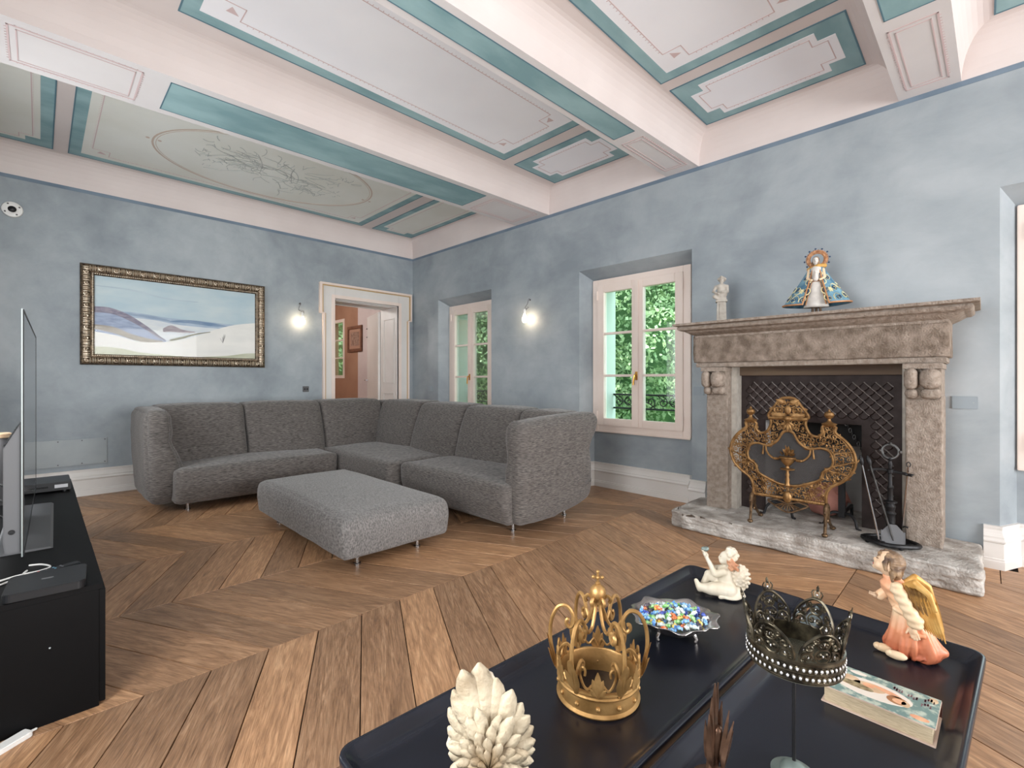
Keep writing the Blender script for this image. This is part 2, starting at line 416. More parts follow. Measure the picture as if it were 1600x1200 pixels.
    def ribbon(s, pts, w, z=0.0, th=0.001):
        """flat strip on a horizontal plane seen from below (z is its underside)"""
        vs, fs = [], []
        pts = [Vector((p[0], p[1])) for p in pts]
        for i, p in enumerate(pts):
            t = pts[min(i + 1, len(pts) - 1)] - pts[max(i - 1, 0)]
            if t.length < 1e-9: t = Vector((1, 0))
            t.normalize(); nrm = Vector((-t.y, t.x)) * (w / 2)
            for zz in (z, z + th):
                vs += [(p.x + nrm.x, p.y + nrm.y, zz), (p.x - nrm.x, p.y - nrm.y, zz)]
        for i in range(len(pts) - 1):
            o = i * 4
            fs += [(o, o + 1, o + 5, o + 4), (o + 2, o + 6, o + 7, o + 3), (o, o + 4, o + 6, o + 2), (o + 1, o + 3, o + 7, o + 5)]
        return s.add(vs, fs)
    def move(s, mtx, i0=0):
        s.v[i0:] = [tuple(mtx @ Vector(p)) for p in s.v[i0:]]
        return s
    def mesh(s, name, m=None, smooth=False, bevel=0.0, merge=False):
        me = bpy.data.meshes.new(name)
        me.from_pydata([tuple(p) for p in s.v], [], s.f)
        bm = bmesh.new(); bm.from_mesh(me)
        if merge: bmesh.ops.remove_doubles(bm, verts=bm.verts, dist=1e-5)
        bmesh.ops.recalc_face_normals(bm, faces=bm.faces)
        if bevel:
            bmesh.ops.bevel(bm, geom=[e for e in bm.edges if e.is_manifold and e.calc_face_angle(0) > 0.5], offset=bevel, segments=2, affect='EDGES', clamp_overlap=True)
        if smooth:
            for f in bm.faces: f.smooth = True
            if smooth != 'all':
                for e in bm.edges:
                    if e.is_manifold and e.calc_face_angle(0) > 0.7: e.smooth = False
        bm.to_mesh(me); bm.free()
        if m is not None: me.materials.append(m)
        return me
    def build(s, name, m, parent=None, smooth=False, bevel=0.0, world=True, kind=None, label=None, merge=False):
        if parent is not None and world:
            l = parent.location
            s.v = [(p[0] - l.x, p[1] - l.y, p[2] - l.z) for p in s.v]
        o = bpy.data.objects.new(name, s.mesh(name, m, smooth, bevel, merge))
        COL.objects.link(o)
        if parent is not None: o.parent = parent
        if kind: o['kind'] = kind
        if label: o['label'] = label
        return o

def thing(name, label, cat, loc=(0, 0, 0), rz=0.0, group=None):
    o = bpy.data.objects.new(name, None)
    COL.objects.link(o)
    o.empty_display_size = 0.05
    o.location = loc
    o.rotation_euler = (0, 0, rz)
    return tag(o, label, cat, group)

def tag(o, label, cat, group=None):
    o['label'] = label; o['category'] = cat
    if group: o['group'] = group
    return o

def structure(o):
    o['kind'] = 'structure'
    return o

def shell(name):
    o = bpy.data.objects.new(name, None)
    COL.objects.link(o)
    return structure(o)

def copy_tree(o, parent=None):
    c = o.copy(); COL.objects.link(c)
    if parent is not None: c.parent = parent
    for ch in list(o.children): copy_tree(ch, c)
    return c

def blob(name, prims, vox, m, parent=None, smooth=6, displace=None, label=None, zmin=None):
    """one continuous organic surface out of balls ('s', centre, radii) and tapered limbs ('c', a, b, ra, rb), local coordinates"""
    mb = MB()
    for p in prims:
        if p[0] == 's':
            mb.ball(p[1], p[2], 14, 10, p[3] if len(p) > 3 else None)
        else:
            a, b, ra, rb = Vector(p[1]), Vector(p[2]), p[3], p[4]
            k = max(2, int((b - a).length / (0.5 * max(0.002, min(ra, rb)))) + 1)
            k = min(k, 12)
            for i in range(k + 1):
                t = i / k
                mb.ball(a.lerp(b, t), ra + (rb - ra) * t, 12, 8)
    me = bpy.data.meshes.new(name)
    me.from_pydata(mb.v, [], mb.f)
    o = bpy.data.objects.new(name, me)
    COL.objects.link(o)
    md = o.modifiers.new('remesh', 'REMESH'); md.mode = 'VOXEL'; md.voxel_size = vox
    ms = o.modifiers.new('smooth', 'SMOOTH'); ms.iterations = smooth; ms.factor = 0.5
    dg = bpy.context.evaluated_depsgraph_get()
    nm = bpy.data.meshes.new_from_object(o.evaluated_get(dg))
    o.modifiers.clear(); o.data = nm; nm.name = name
    if displace:
        for v in nm.vertices: v.co = displace(v.co, v.normal)
    if zmin is not None:
        for v in nm.vertices: v.co.z = max(v.co.z, zmin)
    for p in nm.polygons: p.use_smooth = True
    nm.materials.clear(); nm.materials.append(m)
    if parent is not None: o.parent = parent
    if label: o['label'] = label
    return o

def cushion(name, m, parent, x0, y0, z0, x1, y1, z1, r=0.05, bulge=(0, 0, 0), warp=None, n=14, noise_amp=0.004, noise_scale=6.0, seed=0):
    """soft rounded upholstery block in world coordinates"""
    c = Vector(((x0 + x1) / 2, (y0 + y1) / 2, (z0 + z1) / 2)); h = Vector(((x1 - x0) / 2, (y1 - y0) / 2, (z1 - z0) / 2))
    bm = bmesh.new()
    g = [math.sin((i / n * 2 - 1) * PI / 2) for i in range(n + 1)]
    g = [0.55 * a + 0.45 * (i / n * 2 - 1) for i, a in enumerate(g)]
    for ax in range(3):
        for sg in (-1, 1):
            grid = []
            for a in g:
                row = []
                for b in g:
                    p = [0, 0, 0]; p[ax] = sg; p[(ax + 1) % 3] = a; p[(ax + 2) % 3] = b
                    row.append(bm.verts.new(p))
                grid.append(row)
            for i in range(n):
                for j in range(n):
                    q = (grid[i][j], grid[i + 1][j], grid[i + 1][j + 1], grid[i][j + 1])
                    bm.faces.new(q if sg > 0 else q[::-1])
    bmesh.ops.remove_doubles(bm, verts=bm.verts, dist=1e-4)
    rr = min(r, h.x * 0.98, h.y * 0.98, h.z * 0.98)
    for v in bm.verts:
        u = v.co.copy()
        p = Vector((u.x * h.x, u.y * h.y, u.z * h.z))
        q = Vector((max(-h.x + rr, min(h.x - rr, p.x)), max(-h.y + rr, min(h.y - rr, p.y)), max(-h.z + rr, min(h.z - rr, p.z))))
        d = p - q
        if d.length > 1e-7: p = q + d.normalized() * rr
        f = lambda t: 1 - t * t
        p.x += bulge[0] * u.x * f(u.y) * f(u.z)
        p.y += bulge[1] * u.y * f(u.x) * f(u.z)
        p.z += bulge[2] * u.z * f(u.x) * f(u.y)
        p = p + c
        if warp: p = warp(p, u)
        v.co = p
    bm.normal_update()
    if noise_amp:
        off = Vector((seed * 3.1, seed * 1.7, seed))
        for v in bm.verts:
            k = noise.noise(v.co * noise_scale + off) + 0.5 * noise.noise(v.co * noise_scale * 2.7 + off)
            v.co += v.normal * (k * noise_amp)
    for f in bm.faces: f.smooth = True
    l = parent.location if parent else Vector((0, 0, 0))
    for v in bm.verts: v.co -= l
    me = bpy.data.meshes.new(name); bm.to_mesh(me); bm.free()
    me.materials.append(m)
    o = bpy.data.objects.new(name, me); COL.objects.link(o)
    if parent: o.parent = parent
    return o

def spiral(cx, cy, r, turns=1.4, sgn=1, phase=0.0, n=16, inner=0.12):
    out = []
    for i in range(n + 1):
        t = i / n
        a = phase + sgn * turns * 2 * PI * t
        q = r * (1 - (1 - inner) * t)
        out.append((cx + q * math.cos(a), cy + q * math.sin(a)))
    return out

def smooth_path(pts, k=6, closed=False):
    """Catmull-Rom through the points"""
    P = [Vector(p) for p in pts]; n = len(P); out = []
    m = n if closed else n - 1
    for i in range(m):
        p0 = P[(i - 1) % n] if closed or i > 0 else P[0]
        p1, p2 = P[i], P[(i + 1) % n]
        p3 = P[(i + 2) % n] if closed or i + 2 < n else P[-1]
        for j in range(k):
            t = j / k
            out.append(0.5 * ((2 * p1) + (p2 - p0) * t + (2 * p0 - 5 * p1 + 4 * p2 - p3) * t * t + (3 * p1 - p0 - 3 * p2 + p3) * t ** 3))
    if not closed: out.append(P[-1])
    return out

def sweep(path, prof, closed=False):
    """extrude a (out, z) profile along a plan path; out is to the left of the direction of travel; mitred corners"""
    P = [Vector((p[0], p[1])) for p in path]; n = len(P); mb = MB(); k = len(prof); vs = []
    for i in range(n):
        a = (P[i] - P[i - 1]).normalized() if (i > 0 or closed) else None
        b = (P[(i + 1) % n] - P[i]).normalized() if (i < n - 1 or closed) else None
        if a is None: a = b
        if b is None: b = a
        na, nb = Vector((-a.y, a.x)), Vector((-b.y, b.x))
        d = na + nb
        d = d / max(0.3, d.dot(na)) if d.length > 1e-6 else na
        for (o, z) in prof: vs.append((P[i].x + d.x * o, P[i].y + d.y * o, z))
    fs = []
    for i in range(n if closed else n - 1):
        for j in range(k):
            a, b = i * k + j, i * k + (j + 1) % k
            c, e = ((i + 1) % n) * k + (j + 1) % k, ((i + 1) % n) * k + j
            fs.append((a, b, c, e))
    if not closed: fs += [tuple(range(k)), tuple((n - 1) * k + j for j in range(k))]
    mb.add(vs, fs)
    return mb

# ------------------------------------------------------------------ room shell
XL, XR, YB, YF = -0.75, 4.32, 6.62, -5.0          # TV wall, fireplace wall, painting wall, wall behind the camera
ZS, ZC = 3.18, 3.46                              # beam soffits and coffer panels
NICHES = [(4.714, 5.92), (1.937, 3.244), (-1.37, -0.07)]
XW, XO, SP = 4.50, 4.92, 0.08
wr = MB()
yy = YF
for (a, b) in sorted(NICHES):
    if yy < 0.5 < a:
        wr.box(XR, yy, 0, XW, 0.56, ZS); wr.box(XR, 0.56, 1.16, XW, 1.34, ZS); yy = 1.34
    wr.box(XR, yy, 0, XW, a, ZS); yy = b
    wr.prism([(XR, 2.43), (XW, 2.33), (XW, ZS), (XR, ZS)], a, b, 'y')
    wr.prism([(XR, a), (XW, a), (XW, a + SP)], 0, 2.43, 'z')
    wr.prism([(XR, b), (XW, b - SP), (XW, b)], 0, 2.43, 'z')
wr.box(XR, yy, 0, XW, YB, ZS)
yy = YF
FB = (0.56, 1.34, 1.16)                          # chimney recess behind the fireplace: y0, y1, top
for (a, b) in sorted(NICHES):
    if yy < FB[0] < a:
        wr.box(XW, yy, -0.4, XO, FB[0], 3.6); wr.box(XW, FB[0], FB[2], XO, FB[1], 3.6); wr.box(XW, FB[0], -0.4, XO, FB[1], 0.0); wr.box(XO - 0.03, FB[0], 0.0, XO, FB[1], FB[2]); yy = FB[1]
    wr.box(XW, yy, -0.4, XO, a + SP, 3.6); yy = b - SP
    wr.box(XW, a + SP, -0.4, XO, yy, 0.63)
    wr.box(XW, a + SP, 2.33, XO, yy, 3.6)
wr.box(XW, yy, -0.4, XO, YB + 0.5, 3.6)
structure(wr.build('wall_right', M['plaster']))
DX0, DX1, DZ = 2.995, 4.035, 2.375
wbk = MB()
wbk.box(XL - 0.3, YB, 0, DX0, YB + 0.5, ZS); wbk.box(DX1, YB, 0, XW, YB + 0.5, ZS); wbk.box(DX0, YB, DZ, DX1, YB + 0.5, ZS)
structure(wbk.build('wall_back', M['plaster']))
wl = MB(); yy = YF
for y_ in (1.0, 4.3):  # unseen openings and window frames added for the fill lamps
    wl.box(XL - 0.3, yy, 0, XL, y_ - 0.65, ZS); wl.box(XL - 0.3, y_ - 0.65, 0, XL, y_ + 0.65, 0.72); wl.box(XL - 0.3, y_ - 0.65, 2.48, XL, y_ + 0.65, ZS); yy = y_ + 0.65
    f_ = MB()
    for (a, b) in ((-0.65, -0.58), (-0.03, 0.03), (0.58, 0.65)): f_.box(XL - 0.2, y_ + a, 0.72, XL - 0.12, y_ + b, 2.48)
    f_.box(XL - 0.2, y_ - 0.58, 0.72, XL - 0.12, y_ + 0.58, 0.79); f_.box(XL - 0.2, y_ - 0.58, 2.41, XL - 0.12, y_ + 0.58, 2.48)
    structure(f_.build('window_%d' % (5 + (y_ > 2)), M['winpaint']))
wl.box(XL - 0.3, yy, 0, XL, YB, ZS)
structure(wl.build('wall_left', M['plaster']))
wf = MB()
wf.box(XL - 0.3, YF - 0.3, 0, 0.5, YF, ZS); wf.box(3.3, YF - 0.3, 0, XW, YF, ZS); wf.box(0.5, YF - 0.3, 2.7, 3.3, YF, ZS); wf.box(0.5, YF - 0.3, 0, 3.3, YF, 0.4)
structure(wf.build('wall_front', M['plaster']))

structure(MB().box(XL - 1.25, YF - 0.9, 3.62, XO, 11.5, 3.75).build('roof_sun_shade', M['extwall']))  # unseen roof, its deep eave added to keep sun off the TV wall
# painted blue line closing the walls under the ceiling
structure(MB().box(XL, YB - 0.003, ZS - 0.035, XR, YB, ZS).build('trim_1', M['blueline']))
structure(MB().box(XR - 0.003, YF, ZS - 0.035, XR, YB, ZS).build('trim_2', M['blueline']))

# baseboards
BP = [(0, 0), (0.034, 0), (0.034, 0.05), (0.031, 0.055), (0.031, 0.066), (0.027, 0.07), (0.027, 0.165), (0.036, 0.170), (0.038, 0.180), (0.034, 0.188),
      (0.030, 0.194), (0.030, 0.206), (0.026, 0.210), (0.020, 0.226), (0.016, 0.246), (0.018, 0.258), (0.018, 0.270), (0, 0.272)]
b0 = sweep([(2.84, YB), (XL, YB)], BP)
structure(b0.build('baseboard_back', M['white']))
pth = [(XR, 1.80)]
for (a, b) in [(1.937, 3.244), (4.714, 5.92)]:
    pth += [(XR, a), (XW, a + SP), (XW, b - SP), (XR, b)]
pth += [(XR, YB), (4.21, YB)]
structure(sweep(pth, BP).build('baseboard_right', M['white']))
structure(sweep([(XR, YF), (XR, -1.37), (XW, -1.29), (XW, -0.15), (XR, -0.07), (XR, 0.004)], BP).build('baseboard_right_niche', M['white']))

# ------------------------------------------------------------------ floor: chevron oak planks
floor = structure(MB().box(XL - 0.3, YF - 0.3, -0.06, XW, YB + 0.5, -0.012).build('floor', M['subfloor']))

def clip(poly, axis, lim, keep_less):
    out = []
    for i in range(len(poly)):
        p, q = poly[i], poly[(i + 1) % len(poly)]
        ip = (p[axis] <= lim) == keep_less or abs(p[axis] - lim) < 1e-9
        iq = (q[axis] <= lim) == keep_less or abs(q[axis] - lim) < 1e-9
        if ip: out.append(p)
        if ip != iq:
            t = (lim - p[axis]) / (q[axis] - p[axis])
            out.append((p[0] + t * (q[0] - p[0]), p[1] + t * (q[1] - p[1])))
    return out

def inset(poly, d):
    n = len(poly); out = []
    for i in range(n):
        p0, p1, p2 = Vector(poly[i - 1]), Vector(poly[i]), Vector(poly[(i + 1) % n])
        a, b = (p1 - p0).normalized(), (p2 - p1).normalized()
        na, nb = Vector((-a.y, a.x)), Vector((-b.y, b.x))
        m = na + nb
        if m.length < 1e-6: m = na
        m = m / max(0.25, m.dot(na))
        out.append(p1 + m * d)
    return out

def plank_mesh(poly):
    a = sum(poly[i][0] * poly[(i + 1) % len(poly)][1] - poly[(i + 1) % len(poly)][0] * poly[i][1] for i in range(len(poly)))
    if a < 0: poly = poly[::-1]
    n = len(poly); p0 = inset(poly, 0.0020); p1 = inset(poly, 0.0029); mb = MB()
    mb.v = [(p.x, p.y, -0.012) for p in p0] + [(p.x, p.y, -0.0022) for p in p0] + [(p.x, p.y, 0) for p in p1]
    for k in (0, n):
        mb.f += [(k + i, k + (i + 1) % n, k + n + (i + 1) % n, k + n + i) for i in range(n)]
    mb.f += [tuple(range(2 * n, 3 * n)), tuple(range(n - 1, -1, -1))]
    return mb.mesh('plank', M['oak'])

RUN, PIT, SPY, SPX, SY0 = 0.444, 0.222, 0.845, 0.282, 2.262
full = {}
XB = 4.005
for k in range(-5, 6):
    ya, yb = SY0 + SPY * k, SY0 + SPY * (k + 1)
    if yb < -1.2 or ya > YB: continue
    s = RUN if k % 2 else -RUN
    for j in range(-9, 24):
        x = SPX + PIT * j
        poly = [(x, ya), (x + PIT, ya), (x + PIT + s, yb), (x + s, yb)]
        if max(p[0] for p in poly) < XL or min(p[0] for p in poly) > XB: continue
        q = poly
        for ax, lim, less in ((0, XL, False), (0, XB, True), (1, YB, True), (1, -1.2, False)):
            if q: q = clip(q, ax, lim, less)
        if len(q) < 3: continue
        area2 = abs(sum(q[i][0] * q[(i + 1) % len(q)][1] - q[(i + 1) % len(q)][0] * q[i][1] for i in range(len(q)))) / 2
        if area2 < 0.004: continue
        ang = math.atan2(SPY, s)
        cx, cy = sum(p[0] for p in q) / len(q), sum(p[1] for p in q) / len(q)
        ca, sa = math.cos(-ang), math.sin(-ang)
        loc = [((p[0] - cx) * ca - (p[1] - cy) * sa, (p[0] - cx) * sa + (p[1] - cy) * ca) for p in q]
        if q == poly:
            me = full.get(s) or full.setdefault(s, plank_mesh(loc))
        else:
            me = plank_mesh(loc)
        o = bpy.data.objects.new('plank', me); COL.objects.link(o)
        o.parent = floor; o.location = (cx, cy, 0); o.rotation_euler = (0, 0, ang)
structure(MB().box(XL, YF, -0.012, XR, -1.2, 0).build('floor_rear', M['oak']))
def border_plank(x0, y0, x1, y1, ang=PI / 2):
    cx, cy = (x0 + x1) / 2, (y0 + y1) / 2
    hx, hy = (x1 - x0) / 2, (y1 - y0) / 2
    if abs(ang) > 1: poly = [(-hy, -hx), (hy, -hx), (hy, hx), (-hy, hx)]
    else: poly = [(-hx, -hy), (hx, -hy), (hx, hy), (-hx, hy)]
    o = bpy.data.objects.new('plank', plank_mesh(poly)); COL.objects.link(o)
    o.parent = floor; o.location = (cx, cy, 0); o.rotation_euler = (0, 0, ang)
y = -1.2
for b in (-0.9, -0.45, -0.07, 0.4, 0.86, 1.3, 1.70, 2.05, 2.48, 2.9, 3.244, 3.7, 4.2, 4.714, 5.1, 5.5, 5.92, 6.3, YB):
    border_plank(XB, y, XR, b); y = b
for (a, b, js) in ((1.937, 3.244, (2.05, 2.48, 2.9, 3.164)), (4.714, 5.92, (5.2, 5.6, 5.84)), (-1.37, -0.07, (-0.9, -0.5, -0.15))):
    y = a + 0.08
    for j in js:
        border_plank(XR, y, XW - 0.02, j); y = j

# ------------------------------------------------------------------ coffered ceiling with painted panels
ceiling = structure(MB().box(XL - 0.3, YF - 0.3, 3.5, XW, YB + 0.5, 3.62).build('ceiling', M['soffit']))
# beams: y of the near and far soffit edge at the TV wall and at the fireplace wall
BEAMS = [((YF - .2, YF - .2), (YF - .1, YF - .1)), ((-1.72, -1.72), (-1.40, -1.40)), ((0.19, 0.107), (0.505, 0.43)), ((2.08, 1.87), (2.29, 2.19)), ((3.77, 3.69), (4.345, 4.24))]
FIELD = ['field_white', 'field_white', 'field_white', 'field_shaded']
def coffer(q):
    """q: soffit rectangle corners (x,y) anticlockwise: coved sides rising to the flat panel"""
    mb = MB(); K = 8; dx, dy = 0.11, 0.13
    for k in range(K + 1):
        t = k / K * PI / 2
        off, zz = 1 - math.cos(t), ZS + (ZC - ZS) * math.sin(t)
        for (px, py), (sx, sy) in zip(q, ((1, 1), (-1, 1), (-1, -1), (1, -1))):
            mb.v.append((px + sx * dx * off, py + sy * dy * off, zz))
    for k in range(K):
        for j in range(4):
            mb.f.append((k * 4 + j, k * 4 + (j + 1) % 4, k * 4 + 4 + (j + 1) % 4, k * 4 + 4 + j))
    mb.f.append(tuple(K * 4 + j for j in range(4)))
    return mb
edges = [b for b in BEAMS]
for i in range(5):
    near = BEAMS[i][1]
    far = BEAMS[i + 1][0] if i < 4 else (YB, YB)
    coffer([(XL, near[0]), (XR, near[1]), (XR, far[1]), (XL, far[0])]).build('coffer', M['cove'], ceiling)
for (n0, n1), (f0, f1) in BEAMS:
    MB().prism([(XL, n0), (XR, n1), (XR, f1), (XL, f0)], ZS, ZS + 0.03).build('beam', M['soffit'], ceiling)

def notch_rect(x0, y0, x1, y1, n):
    return [(x0 + n, y0), (x1 - n, y0), (x1 - n, y0 + n), (x1, y0 + n), (x1, y1 - n), (x1 - n, y1 - n), (x1 - n, y1), (x0 + n, y1), (x0 + n, y1 - n), (x0, y1 - n), (x0, y0 + n), (x0 + n, y0 + n)]
def frame_strip(mb, x0, y0, x1, y1, w, z0, z1):
    mb.box(x0, y0, z0, x1, y0 + w, z1); mb.box(x0, y1 - w, z0, x1, y1, z1)
    mb.box(x0, y0 + w, z0, x0 + w, y1 - w, z1); mb.box(x1 - w, y0 + w, z0, x1, y1 - w, z1)
def outline(mb, poly, w, z, th):
    n = len(poly)
    for i in range(n):
        a, b = Vector(poly[i]), Vector(poly[(i + 1) % n])
        d = (b - a).normalized() * (w / 2)
        mb.ribbon([a - d, b + d], w, z, th)
def dentils(mb, poly, z, th, step=0.035, ln=0.016, w=0.004):
    n = len(poly)
    for i in range(n):
        a, b = Vector(poly[i]), Vector(poly[(i + 1) % n])
        L = (b - a).length
        if L < 0.25: continue
        t = (b - a) / L; o = Vector((t.y, -t.x))
        for j in range(1, int(L / step)):
            p = a + t * (j * step)
            mb.ribbon([p + o * 0.004, p + o * ln], w, z, th)
def main_panel(x0, y0, x1, y1, field):
    t = MB(); frame_strip(t, x0, y0, x1, y1, 0.085, ZC - 0.003, ZC)
    t.build('painted_border', M['turq'], ceiling)
    t = MB(); frame_strip(t, x0 - 0.008, y0 - 0.008, x1 + 0.008, y1 + 0.008, 0.009, ZC - 0.0045, ZC)
    t.build('painted_line', M['turqline'], ceiling)
    MB().box(x0 + 0.085, y0 + 0.085, ZC - 0.002, x1 - 0.085, y1 - 0.085, ZC).build('painted_field', field, ceiling)
    pl = MB(); r = notch_rect(x0 + 0.16, y0 + 0.16, x1 - 0.16, y1 - 0.16, 0.13)
    outline(pl, r, 0.006, ZC - 0.0035, 0.002); dentils(pl, r, ZC - 0.0035, 0.002)
    for cx, sx in ((x0 + 0.2, 1), (x1 - 0.2, -1)):
        for cy, sy in ((y0 + 0.2, 1), (y1 - 0.2, -1)):
            pl.prism([(cx, cy), (cx + sx * 0.07, cy), (cx + sx * 0.02, cy + sy * 0.06)], ZC - 0.0035, ZC - 0.001)
    pl.build('painted_moulding', M['pinkline'], ceiling)
def small_panel(x0, y0, x1, y1, field):
    MB().box(x0, y0, ZC - 0.002, x1, y1, ZC).build('painted_border', M['turq'], ceiling)
    t = MB(); frame_strip(t, x0 - 0.008, y0 - 0.008, x1 + 0.008, y1 + 0.008, 0.009, ZC - 0.0045, ZC)
    t.build('painted_line', M['turqline'], ceiling)
    MB().prism(notch_rect(x0 + 0.08, y0 + 0.08, x1 - 0.08, y1 - 0.08, 0.10), ZC - 0.004, ZC).build('painted_field', field, ceiling)
    pl = MB(); r = notch_rect(x0 + 0.13, y0 + 0.13, x1 - 0.13, y1 - 0.13, 0.09)
    outline(pl, r, 0.006, ZC - 0.0055, 0.002); dentils(pl, r, ZC - 0.0055, 0.002, 0.03, 0.013)
    pl.build('painted_moulding', M['pinkline'], ceiling)
def beam_panels(b, xa, xb, z=ZS):
    def yy(x, e): return e[0] + (e[1] - e[0]) * (x - XL) / (XR - XL)
    m_ = 0.055 if abs(b[1][0] - b[0][0]) < 0.45 else 0.075
    def quad(x0, x1, ins): return [(x0, yy(x0, b[0]) + ins), (x1, yy(x1, b[0]) + ins), (x1, yy(x1, b[1]) - ins), (x0, yy(x0, b[1]) - ins)]
    MB().prism(quad(xa, xb, m_), z - 0.002, z).build('painted_field', M['turq'], ceiling)
    pl = MB(); outline(pl, quad(xa, xb, m_), 0.007, z - 0.003, 0.002); pl.build('painted_line', M['turqline'], ceiling)
    for (p, q) in ((-0.13, xa - 0.15), (xb + 0.12, XR - 0.13)):
        pl = MB(); r = quad(p, q, m_); outline(pl, r, 0.009, z - 0.003, 0.002); dentils(pl, r, z - 0.003, 0.002, 0.03, 0.013)
        outline(pl, quad(p + 0.035, q - 0.035, m_ + 0.03), 0.006, z - 0.003, 0.002)
        pl.build('painted_moulding', M['pinkline'], ceiling)
FW, FS = M['field_white'], M['field_shaded']
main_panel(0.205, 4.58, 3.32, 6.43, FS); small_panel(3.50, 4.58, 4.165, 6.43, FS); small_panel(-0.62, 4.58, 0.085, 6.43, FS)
main_panel(0.604, 2.45, 3.362, 3.475, FW); small_panel(3.52, 2.45, 4.165, 3.475, FW); small_panel(-0.62, 2.45, 0.47, 3.475, FW)
main_panel(0.60, 0.62, 3.345, 1.738, FW); small_panel(3.482, 0.605, 4.165, 1.73, FW); small_panel(-0.62, 0.62, 0.46, 1.738, FW)
main_panel(0.60, -1.24, 3.345, -0.05, FW); small_panel(3.482, -1.24, 4.165, -0.05, FW)
beam_panels(BEAMS[4], 0.62, 3.385); beam_panels(BEAMS[3], 0.62, 3.34); beam_panels(BEAMS[2], 0.62, 3.295)
# the oval and its faint figure drawing in the far bay
ov = MB()
el = [(1.83 + 1.08 * math.cos(a), 5.5 + 0.745 * math.sin(a)) for a in [2 * PI * i / 72 for i in range(73)]]
ov.ribbon(el, 0.016, ZC - 0.004, 0.002)
el2 = [(1.83 + 1.055 * math.cos(a), 5.5 + 0.72 * math.sin(a)) for a in [2 * PI * i / 72 for i in range(73)]]
ov.ribbon(el2, 0.005, ZC - 0.004, 0.002)
for a in (PI, 0):
    for d in (1.12, 1.03): ov.lathe([(0.016, -0.004), (0.016, -0.001)], 10, (1.83 + d * math.cos(a), 5.5, ZC))
ov.build('painted_oval', M['ovalline'], ceiling)
sk = MB(); rs = random.Random(4)
def stroke(x, y, a, L, bend, w=0.006, n=9):
    pts = [(x, y)]
    for i in range(n):
        x += math.cos(a) * L / n; y += math.sin(a) * L / n; a += bend / n + rs.uniform(-.25, .25)
        pts.append((x, y))
    sk.ribbon(pts, w, ZC - 0.004, 0.002)
    return x, y, a
for i in range(16):
    x, y, a = stroke(1.85 + rs.uniform(-.25, .25), 5.5 + rs.uniform(-.15, .15), rs.uniform(0, 6.28), rs.uniform(.25, .5), rs.uniform(-2.2, 2.2), rs.uniform(.006, .010))
    for j in range(4):
        stroke(x + rs.uniform(-.1, .1), y + rs.uniform(-.1, .1), a + rs.uniform(-1.2, 1.2), rs.uniform(.08, .2), rs.uniform(-2, 2), .005)
for sx in (-1, 1):
    for i in range(14):
        a0 = rs.uniform(-.5, .7)
        stroke(1.85 + sx * rs.uniform(.2, .35), 5.45 + rs.uniform(-.25, .25), a0 if sx > 0 else PI - a0, rs.uniform(.2, .42), rs.uniform(-.9, .9), .006)
    for i in range(30):
        stroke(1.85 + sx * rs.uniform(.4, .72), 5.42 + rs.uniform(-.35, .35), rs.uniform(0, 6.28), rs.uniform(.04, .12), rs.uniform(-2.5, 2.5), .006, 5)
sk.build('figure_drawing', M['sketch'], ceiling)

